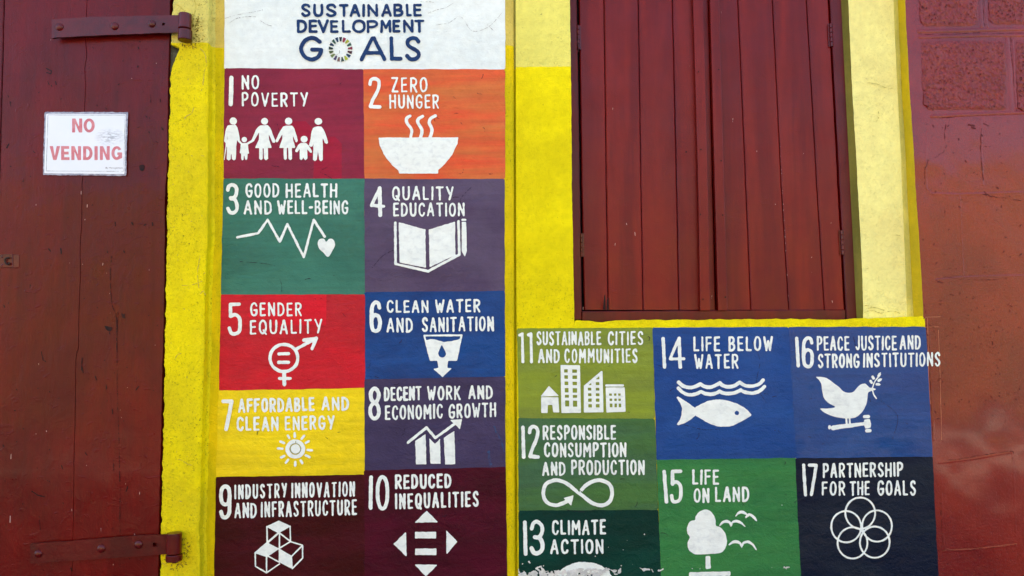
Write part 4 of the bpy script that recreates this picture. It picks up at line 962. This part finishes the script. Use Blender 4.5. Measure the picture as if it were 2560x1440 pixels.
d_right = [(425, 0), (423, 100), (420, 200), (418, 400), (412, 500), (411, 700), (405, 960), (402, 1100), (398, 1300), (395, 1440)]
seam3 = [(300, -250), (292, 0), (285, 400), (283, 700), (292, 900), (296, 1050), (298, 1250), (299, 1440)]
rows_d = np.concatenate([np.arange(-250, 1440, 7.0), np.arange(1440, 1890, 24.0)])
# relief of the old painted timber
board('board', [(-420, 0), (-460, 1440)], [(x - 3, y_) for x, y_ in d_left], YD, .04, rows_d, M['door'], door, sub=4)
board('board', d_left, [(x - .45, y_) for x, y_ in seam], YD - .002, .04, rows_d, M['door'], door, bev=.8, bevd=.0008, sub=10, amp=.8)
board('board', [(x + .45, y_) for x, y_ in seam], d_right, YD - .001, .04, rows_d, M['door'], door, bev=1.0, bevd=.001, sub=10, amp=.8)
vf, ff = loft([([(-420, 0), (-460, 1440)], YD, .045), ([(436, 0), (408, 1440)], YD, .045)], rows_d[::6]); mk('backing', vf, ff, M['dark'], door)
s = Shape()
s.curve([(279, 640), (276, 700), (280, 760), (290, 790), (292, 850), (293, 900)], 1.0).curve([(300, 1180), (301, 1230), (300, 1300), (301, 1330)], 1.1).curve([(295, 780), (293, 850), (294, 980), (298, 1100), (300, 1200)], .9).curve([(102, 1330), (98, 1290)], .9).curve([(285, 1150), (284, 1180)], .9)
for pts in [[(117, 172), (130, 178), (128, 185), (118, 182)], [(120, 205), (124, 212)], [(140, 204), (141, 212)], [(130, 215), (131, 217)], [(242, 262), (244, 265)], [(265, 270), (266, 273)], [(376, 237), (377, 256)], [(401, 247), (402, 254)], [(289, 556), (289, 566)], [(331, 557), (333, 562)], [(360, 564), (366, 560)],
            [(381, 557), (382, 564)], [(122, 622), (126, 628)], [(153, 622), (154, 634)], [(77, 712), (76, 720)], [(10, 762), (12, 768)], [(103, 878), (108, 900), (115, 904)], [(268, 628), (270, 632)], [(310, 627), (312, 632)], [(20, 238), (22, 243)], [(26, 255), (27, 265)], [(345, 165), (344, 168)], [(350, 105), (350, 102)], [(346, 118), (347, 122)],
            [(84, 378), (88, 383)], [(365, 290), (368, 294)], [(404, 318), (408, 324)], [(373, 330), (374, 333)], [(18, 370), (22, 360)], [(350, 1340), (360, 1338)], [(281, 1022), (282, 1034)], [(340, 975), (348, 966)], [(266, 962), (267, 972)], [(154, 1164), (157, 1172)], [(214, 1132), (219, 1138)], [(8, 1112), (10, 1118)],
            [(310, 790), (312, 795)], [(80, 1228), (95, 1238), (112, 1242)], [(316, 1228), (320, 1216)], [(178, 1420), (180, 1428)], [(238, 940), (241, 950)], [(205, 895), (203, 925)], [(205, 918), (208, 932)]]:
    s.line([(x + rng.uniform(-.5, .5), y_) for x, y_ in pts], rng.uniform(1.4, 3.0))
s.spoly([(261, 814), (270, 816), (280, 818), (279, 826), (272, 828), (265, 822)]).line([(273, 826), (275, 836)], 1.0).spoly([(304, 783), (309, 787), (313, 782), (312, 790), (308, 796), (305, 790)]).spoly([(348, 416), (354, 412), (361, 414), (360, 426), (352, 426)])
for _ in range(130):
    x, y_ = rng.uniform(10, 405), rng.uniform(5, 1435)
    a = rng.uniform(0, 3.14); L = rng.uniform(0, 3.5) ** 1.2
    s.line([(x, y_), (x + L * math.cos(a), y_ + L * math.sin(a))], rng.uniform(.7, 1.7))
def over(parent, name, shape, m, y, off=.0006, **kw):
    V_, F_ = sdf_mesh(shape, kw.pop('res', .9), y, off, **kw)
    V_[:, 1] += relief(V_[:, 0], V_[:, 2]) * .2       # boards follow the relief at 0.8
    return mk(name, V_, F_, m, parent, smooth=True, kind='stuff')
over(door, 'nick', s, M['nick'], YD - .002, wob=.5, wl=3)
s = Shape()
for x, y_, L in [(258, 658, 3), (257, 662, 2), (219, 512, 6), (180, 1272, 5), (28, 1135, 12), (26, 1290, 16), (213, 548, 2), (391, 158, 1), (330, 196, 1), (213, 48, 2), (305, 1332, 5), (337, 1334, 4), (253, 1320, 8), (128, 100, 1), (204, 478, 8), (207, 660, 2), (90, 1084, 2), (315, 1208, 3), (350, 1230, 5), (116, 1077, 2)]:
    s.line([(x, y_), (x + rng.uniform(-.6, .6), y_ + L)], rng.uniform(.9, 1.7))
for _ in range(26):
    x, y_ = rng.uniform(10, 400), rng.uniform(500, 1435); s.line([(x, y_), (x, y_ + rng.uniform(0, 4))], rng.uniform(.5, 1.0))
over(door, 'fleck', s, M['fleck'], YD - .002, off=.0009, wob=.2)

def dome(c, r, h, n=16, k=5):
    V_, F_ = [], []
    for i in range(k):
        a = (math.pi / 2) * i / k
        for j in range(n):
            t_ = 2 * math.pi * j / n
            V_.append((c[0] + r * math.cos(a) * math.cos(t_), c[1] - h * math.sin(a), c[2] + r * math.cos(a) * math.sin(t_)))
    V_.append((c[0], c[1] - h, c[2]))
    for i in range(k - 1):
        for j in range(n): F_.append([i * n + j, i * n + (j + 1) % n, (i + 1) * n + (j + 1) % n, (i + 1) * n + j])
    for j in range(n): F_.append([(k - 1) * n + j, (k - 1) * n + (j + 1) % n, k * n])
    return np.array(V_), F_
def cyl(c, r, z0, z1, n=24, bev=.002):
    V_, F_ = [], []
    prof = [(0, z0), (r - bev, z0), (r, z0 + bev), (r, z1 - bev), (r - bev, z1), (0, z1)]
    for rr, z in prof:
        for j in range(n):
            a = 2 * math.pi * j / n; V_.append((c[0] + rr * math.cos(a), c[1] + rr * math.sin(a), z))
    for i in range(len(prof) - 1):
        for j in range(n): F_.append([i * n + j, i * n + (j + 1) % n, (i + 1) * n + (j + 1) % n, (i + 1) * n + j])
    return np.array(V_), F_
def strap(fr, top, bot, rivets, hole, bar, bx, seg, yf, lab):
    """forged strap: solid bar with a square hole, domed rivets and a barrel turning on a pintle"""
    t0, b0 = np.array(top, float), np.array(bot, float)
    n_ = 30
    sh = Shape(fr); xs = np.linspace(t0[0][0], bx, n_)
    ty = np.interp(xs, t0[:, 0], t0[:, 1]); by = np.interp(xs, b0[:, 0], b0[:, 1])
    sh.poly(list(zip(xs, ty)) + list(zip(xs[::-1], by[::-1])), r=4)
    if hole: sh.rect(hole[0] - hole[2], hole[1] - hole[2], hole[0] + hole[2], hole[1] + hole[2], '-')
    V_, F_ = sdf_mesh(sh, 1.6, yf, 0, wob=.5, wl=16)
    V_[:, 1] = yf
    # extrude back
    from collections import Counter
    cnt = Counter(); 
    for q in F_:
        for a, b_ in zip(q, q[1:] + q[:1]): cnt[frozenset((a, b_))] += 1
    nV = len(V_); back = V_.copy(); back[:, 1] += .009; F2_ = []
    for q in F_:
        for a, b_ in zip(q, q[1:] + q[:1]):
            if cnt[frozenset((a, b_))] == 1: F2_.append([b_, a, nV + a, nV + b_])
    part = mk('strap_hinge', np.vstack([V_, back]), F_ + F2_ + [[nV + i for i in reversed(q)] for q in F_], M['iron'], door, label=lab)
    for c in rivets:
        p = U(*fr.p([(c[0], c[1])])[0], yf); p[1] = yf
        v_, f_ = dome(p, c[2] / fr.k * .001406, .0085); mk('rivet', v_, f_, M['iron'], part, smooth=True)
    cx = fr.p([((bar[0] + bar[1]) / 2, 0)])[0][0]; r = (bar[1] - bar[0]) / 2 / fr.k * .001385
    for i, (a, b_) in enumerate(seg):
        yb = YP - r - .002
        pa, pb = U(cx, fr.p([(0, a)])[0][1], yb), U(cx, fr.p([(0, b_)])[0][1], yb)
        v_, f_ = cyl((pa[0], yb), r * (1.0 if i == 0 else 1.07), pb[2], pa[2]); mk('barrel' if i == 0 else 'pintle', v_, f_, M['iron'], part, smooth=False)
    pb = U(cx, fr.p([(0, seg[-1][0])])[0][1], YP - r)
    v_, f_ = box(pb[0] - .006, YP - r, pb[2] - .03, pb[0] + .006, YP + .02, pb[2] - .012); mk('pintle_spike', v_, f_, M['iron'], part)
    return part
strap(H1, [(122, 300), (700, 262), (1900, 236), (2090, 234)], [(122, 575), (170, 566), (1000, 528), (2090, 486)], [(238, 412, 60), (1078, 400, 62), (1645, 365, 58)], (1820, 370, 22), (2055, 2248), 2090, [(215, 445), (462, 620)], YD - .031, 'upper strap hinge with domed rivets')
strap(H2, [(88, 326), (700, 288), (1600, 212), (1990, 197)], [(92, 592), (1000, 528), (1990, 458)], [(195, 460, 52), (1053, 390, 54), (1560, 336, 55)], (1780, 336, 26), (1950, 2142), 1990, [(175, 455), (466, 555)], YD - .026, 'lower strap hinge with worn gloss paint')
# keyhole plate and staple at the left edge
def prism(name, quad, yf, th, m, parent, bev=.0015, fr=None, label=None):
    q = np.array(quad, float) if fr is None else fr.p(quad)
    c = q.mean(0); qi = c + (q - c) * (1 - bev / .0014 / np.maximum(np.abs(q - c).max(), 1))
    f0 = U(qi[:, 0], qi[:, 1], yf); f1 = U(q[:, 0], q[:, 1], yf); f1[:, 1] += bev; f2 = f1.copy(); f2[:, 1] = yf + th
    n_ = len(q); V_ = np.vstack([f0, f1, f2]); F_ = [list(range(n_))]
    for k in range(2):
        for i in range(n_): F_.append([k * n_ + i, k * n_ + (i + 1) % n_, (k + 1) * n_ + (i + 1) % n_, (k + 1) * n_ + i])
    F_.append([2 * n_ + i for i in reversed(range(n_))])
    return mk(name, V_, F_, m, parent, label=label)
lk = prism('latch_plate', [(-300, 515), (445, 505), (455, 985), (-300, 995)], YD - .0055, .003, M['iron'], door, fr=LT, label='small screwed plate with a bent staple')
prism('latch_plate', [(475, 520), (688, 520), (688, 995), (475, 998)], YD - .0045, .002, M['iron'], door, fr=LT)
for c in [(80, 595), (75, 910)]:
    p = U(*LT.p([c])[0], YD - .0055); p[1] = YD - .0055; v_, f_ = dome(p, .0045, .002, 10, 3); mk('screw', v_, f_, M['iron'], lk, smooth=True)
q = catmull([(340, 645), (250, 640), (185, 690), (175, 770), (215, 850), (290, 880), (345, 850), (300, 815)], 5); q = LT.p(q)
V_, F_ = [], []; nn = 8
for i, (x, y_) in enumerate(q):
    p = U(x, y_, YD - .011); tg = q[min(i + 1, len(q) - 1)] - q[max(i - 1, 0)]; tg = np.array([tg[0], 0, -tg[1]]); tg /= np.linalg.norm(tg)
    nrm = np.cross(tg, (0, 1, 0))
    for j in range(nn):
        a = 2 * math.pi * j / nn; V_.append(p + .0026 * (math.cos(a) * nrm + math.sin(a) * np.array([0, 1, 0])))
for i in range(len(q) - 1):
    for j in range(nn): F_.append([i * nn + j, i * nn + (j + 1) % nn, (i + 1) * nn + (j + 1) % nn, (i + 1) * nn + j])
m, nt, b = new_mat('rusty_iron'); t = NT(nt); t.l(t.mix(t.noise((80, 80, 80)), (.012, .008, .007), (.035, .018, .012)), b.inputs['Base Color']); b.inputs['Roughness'].default_value = .6; b.inputs['Metallic'].default_value = .4
M['rust'] = m
mk('staple', V_, F_, M['rust'], lk, smooth=True)

# notice on the door: a laminated sheet
sign = thing('notice', tuple(U(212, 436, YD - .004)), 'laminated white notice reading NO VENDING stuck on the red door', 'notice')
YS = YD - .0075
m, nt, b = new_mat('laminate_edge'); t = NT(nt)
t.l(t.mix(t.rng(t.noise((50, 50, 90), detail=5), .35, .65), lin((176, 178, 190)), lin((120, 118, 134))), b.inputs['Base Color']); b.inputs['Roughness'].default_value = .18; M['lam'] = m
m, nt, b = new_mat('paper'); t = NT(nt)
q = t.n('ShaderNodeVectorMath', operation='DISTANCE'); t.l(t.mapped((1, 1, 1.7)), q.inputs[0]); smc = U(*SG.p([(1400, 580)])[0], YS); q.inputs[1].default_value = (smc[0], smc[1], smc[2] * 1.7)
g = t.math('MULTIPLY', t.rng(t.noise((70, 70, 200), detail=5, dist=.4), .44, .62), t.rng(q.outputs['Value'], .058, .012))
t.l(t.mix(g, t.mix(t.noise((10, 10, 10)), lin((226, 236, 240)), lin((236, 243, 246))), lin((170, 178, 184))), b.inputs['Base Color']); b.inputs['Roughness'].default_value = .22
b.inputs['Specular IOR Level'].default_value = .4; M['paper'] = m
def flatsheet(name, sh, m, y, parent, res=1.5, wob=.3, wl=10):
    V_, F_ = sdf_mesh(sh, res, y, 0, wob=wob, wl=wl); V_[:, 1] += relief(V_[:, 0], V_[:, 2]) - .0005 * vn(V_[:, 0] * 18, V_[:, 2] * 18) - .0
    return mk(name, V_, F_, m, parent, smooth=True)
flatsheet('laminate', Shape(SG).poly([(97, 84), (1752, 88), (1720, 1352), (58, 1340)], r=4), M['lam'], YS, sign, res=2.5, wob=.8)
flatsheet('paper', Shape(SG).poly([(122, 116), (1720, 122), (1690, 1322), (82, 1306)]), M['paper'], YS - .0006, sign, res=2.5)
M['ink'] = paint('faded_red_ink', (204, 116, 134), (210, 138, 152), sc=(30, 30, 30), mode='none', rough=.3)
M['ink2'] = paint('grey_ink', (84, 90, 104), (150, 156, 166), sc=(50, 50, 50), mode='none', rough=.3)
flatsheet('border_line', Shape(SG).line([(160, 138), (1703, 144), (1674, 1266), (126, 1260), (160, 138)], 7), M['ink2'], YS - .0009, sign, res=.8, wob=.1)
def bold(s, ch, x0, x1, y0, y1, w=62):
    P4 = lambda pts: [(x0 + (x1 - x0) * u, y0 + (y1 - y0) * v) for u, v in pts]
    W = w / (x1 - x0); H = w / (y1 - y0) * .9
    if ch == 'N': s.poly(P4([(0, 0), (W * 1.05, 0), (1 - W, .62), (1 - W, 0), (1, 0), (1, 1), (1 - W * 1.05, 1), (W, .36), (W, 1), (0, 1)]))
    if ch == 'V': s.poly(P4([(0, 0), (W * 1.1, 0), (.5, .72), (1 - W * 1.1, 0), (1, 0), (.66, 1), (.34, 1)]))
    if ch == 'E': s.poly(P4([(0, 0), (.97, 0), (.97, H), (W, H), (W, .5 - H * .5), (.9, .5 - H * .5), (.9, .5 + H * .5), (W, .5 + H * .5), (W, 1 - H), (1, 1 - H), (1, 1), (0, 1)]))
    if ch == 'I': s.poly(P4([(0, 0), (1, 0), (1, 1), (0, 1)]))
    if ch == 'D': s.poly(P4([(0, 0), (.45, 0)] + arc(.45, .5, .55, .5, -90, 90, 14) + [(.45, 1), (0, 1)])).poly(P4([(W, H), (.42, H)] + arc(.42, .5, .58 - W, .5 - H, -90, 90, 12) + [(W, 1 - H)]), '-')
    if ch == 'O': s.poly(P4(arc(.5, .5, .5, .5, 0, 345, 28))).poly(P4(arc(.5, .5, .5 - W, .5 - H, 0, 345, 28)), '-')
    if ch == 'G':
        s.poly(P4(arc(.5, .5, .5, .5, 0, 345, 28))).poly(P4(arc(.5, .5, .5 - W, .5 - H, 0, 345, 28)), '-').poly(P4([(.7, .30), (1.1, .20), (1.1, .46), (.7, .46)]), '-')
        s.poly(P4([(.55, .45), (1, .45), (1, .86), (.78, .92), (.72, .64), (.55, .64)]))
s = Shape(SG)
for ch, a, b_ in [('N', 642, 845), ('O', 872, 1095)]: bold(s, ch, a, b_, 210, 490)
flatsheet('lettering', s, M['ink'], YS - .0009, sign, res=.9, wob=.12)
s = Shape(SG)
for ch, a, b_ in [('V', 192, 402), ('E', 422, 590), ('N', 626, 820), ('D', 860, 1050), ('I', 1088, 1152), ('N', 1196, 1395), ('G', 1428, 1642)]: bold(s, ch, a, b_, 762, 1040)
flatsheet('lettering', s, M['ink'], YS - .0009, sign, res=.9, wob=.12)
cu = bpy.data.curves.new('by_management', 'FONT'); cu.body = 'By Management'; cu.size = 1.0
tmp = bpy.data.objects.new('lettering', cu); C.objects.link(tmp)
dg = bpy.context.evaluated_depsgraph_get(); me = bpy.data.meshes.new_from_object(tmp.evaluated_get(dg))
vv = np.array([v_.co[:] for v_ in me.vertices]); ff = [list(p.vertices) for p in me.polygons]
bpy.data.objects.remove(tmp)
x0_, x1_ = vv[:, 0].min(), vv[:, 0].max()
q = SG.p(np.stack([1312 + (vv[:, 0] - x0_) / (x1_ - x0_) * 344, 1212 - vv[:, 1] / .7 * 33], 1))
V_ = U(q[:, 0], q[:, 1], YS - .0012); mk('small_lettering', V_, ff, M['ink2'], sign, kind='stuff')

# ------------------------------------------------------------------ shuttered window
win = thing('shuttered_window', tuple(U(1780, 798, YF)), 'closed dark red double shutters of vertical boards in a recessed red frame', 'window')
rows_w = np.concatenate([np.arange(-250, 772, 8.0), [774.5]])
rows_s = np.arange(-250, 806, 8.0)
fl0 = [(1405, 0), (1412, 800)]; fl1 = [(1442, 0), (1450, 480), (1455, 800)]
fr0 = [(2076, 0), (2101, 480), (2117, 800)]; fr1 = [(2130, 0), (2152, 480), (2168, 800)]
board('frame_stile', fl0, fl1, YF, .05, rows_s, M['frame'], win, sub=3, ragged=.3)
board('frame_stile', fr0, fr1, YF, .05, rows_s, M['frame'], win, sub=3, ragged=.3)
xr = np.linspace(1456, 2113, 60)
ytop = np.interp(xr, [1456, 2113], [778, 773.5]); ybot = ytop + 34
a0 = U(xr, ytop, YF); a0[:, 2] -= .0006 * vn(xr / 30, xr * 0); a1 = U(xr, ytop + 2, YF); a1[:, 1] -= .0005; b0_ = U(xr, ybot, YF); a_ = a0.copy(); a0[:, 1] += .002; a_[:, 1] += .05
VV = np.stack([a_, a0, a1, b0_], 0); n_ = len(xr); idx = np.arange(4 * n_).reshape(4, n_)
mk('frame_rail', VV.reshape(-1, 3), np.stack([idx[:-1, :-1], idx[:-1, 1:], idx[1:, 1:], idx[1:, :-1]], -1).reshape(-1, 4).tolist(), M['frame'], win)
vf, ff = loft([([(1400, 0), (1410, 800)], YB, .030), ([(2140, 0), (2170, 800)], YB, .030)], rows_s[::5]); mk('backing', vf, ff, M['dark'], win)
def leaf(label, edges, flip):
    lf = thing('shutter_leaf', tuple(U(edges[0][2], 774, YB)), label, 'x'); del lf['category']
    lf.parent = win; lf.location = Vector(lf.location) - win.location
    return lf
g = 0.9
# seams at y = 0, 480, 775
S1 = [(1447, 1454, 1460), (1510, 1516, 1520.5), (1596, 1603, 1608), (1681.5, 1692.5, 1698), (1772, 1783, 1790)]
S2 = [(1773.5, 1786, 1793), (1845.5, 1866, 1878), (1932, 1955, 1973), (2017, 2044, 2062), (2072, 2097, 2112)]
for lab, SS in (('left shutter leaf, hinged beside the yellow wall', S1), ('right shutter leaf, hinged beside the cream jamb', S2)):
    lf = leaf(lab, SS, 0)
    for i in range(len(SS) - 1):
        a, b_ = SS[i], SS[i + 1]
        Lp = [(a[0] + g, 0), (a[1] + g, 480), (a[2] + g, 775)]; Rp = [(b_[0] - g, 0), (b_[1] - g, 480), (b_[2] - g, 775)]
        board('board', Lp, Rp, YB + rng.uniform(-.001, .001), .022, rows_w, M['shutter'], lf, bev=2.4, bevd=.0028, sub=4, amp=.25, ragged=.45)
    if SS is S1: board('cover_strip', [(1733, 0), (1746.5, 480), (1751, 775)], [(1758, 0), (1770, 480), (1776, 775)], YB - .022, .020, np.append(rows_w, 776), M['shutter'], lf, bev=1.5, bevd=.0012, sub=2, amp=.1, ragged=.3)
    else: board('cover_strip', [(1775.5, 0), (1788, 480), (1796, 775)], [(1798, 0), (1811, 480), (1819, 775)], YB - .026, .025, np.append(rows_w, 776), M['shutter'], lf, bev=1.5, bevd=.0012, sub=2, amp=.1, ragged=.3)
def butt(x, y0, y1, r, lean):
    r = r * .00146
    p0, p1 = U(x, y0, YB - .010), U(x + lean, y1, YB - .010)
    parts = []; n_ = 5
    for i in range(n_):
        z0 = p1[2] + (p0[2] - p1[2]) * i / n_; z1 = p1[2] + (p0[2] - p1[2]) * (i + .94) / n_
        xx = p1[0] + (p0[0] - p1[0]) * (i + .5) / n_; parts.append(cyl((xx, YB - .008), r, z0, z1, 12, .001))
    V_, F_ = merge(parts); h = mk('hinge', V_, F_, M['iron'], win)
    v_, f_ = box(p1[0] - .010, YB - .0052, p1[2], p1[0] + .010, YB - .0034, p0[2]); mk('hinge_plate', v_, f_, M['iron'], h)
butt(1445.5, 62, 122, 3.0, 1); butt(1453.5, 583, 642, 3.2, 1); butt(2077, 58, 116, 3.4, 3); butt(2105, 575, 637, 4.0, 3)
s = Shape()
for c in [(1746, 180), (1796.5, 174), (1802.5, 402), (1752, 374), (1715, 380), (1751, 536), (1806.5, 538), (1757, 748), (1813, 743)]: s.disc(c, 1.9)
s.poly([(1510, 740), (1513, 736), (1514, 775), (1507, 775)]).poly([(1517, 750), (1521, 745), (1522, 776), (1516, 776)]).line([(1443, 100), (1447, 130)], 1.2)
V_, F_ = sdf_mesh(s, .8, YB - .026, .002, wob=.3, wl=3); V_[:, 1] += relief(V_[:, 0], V_[:, 2])
sc_ = (np.abs(V_[:, 0]) > -9); mk('nail_hole', V_, F_, M['nick'], win, kind='stuff')
s = Shape()
for x, y_, L in [(1803, 30, 3), (1725, 162, 4), (1532, 270, 5), (1832, 296, 9), (1566, 558, 4), (1587, 580, 10), (1538, 608, 6), (1799, 562, 5), (1810, 600, 3), (1806, 370, 2), (1801, 390, 3), (1780, 738, 8), (1458, 768, 6), (1892, 376, 4), (2009, 383, 3), (2030, 642, 2), (2029, 680, 2), (2080, 752, 5), (1938, 510, 3), (2078, 557, 1), (2111, 668, 2)]:
    s.line([(x, y_), (x + rng.uniform(-1.5, 1.5), y_ + L)], rng.uniform(.8, 1.4))
for _ in range(40):
    x = np.interp(rng.uniform(0, 1), [0, 1], [1960, 1980]) + rng.uniform(-3, 3); y_ = rng.uniform(350, 760); s.line([(1930 + y_ * .055, y_), (1930 + y_ * .055, y_ + rng.uniform(0, 5))], rng.uniform(.4, .9))
V_, F_ = sdf_mesh(s, .8, YB - .003, .001, wob=.3, wl=3); V_[:, 1] += relief(V_[:, 0], V_[:, 2]) * .75; mk('fleck', V_, F_, M['fleck'], win, kind='stuff')
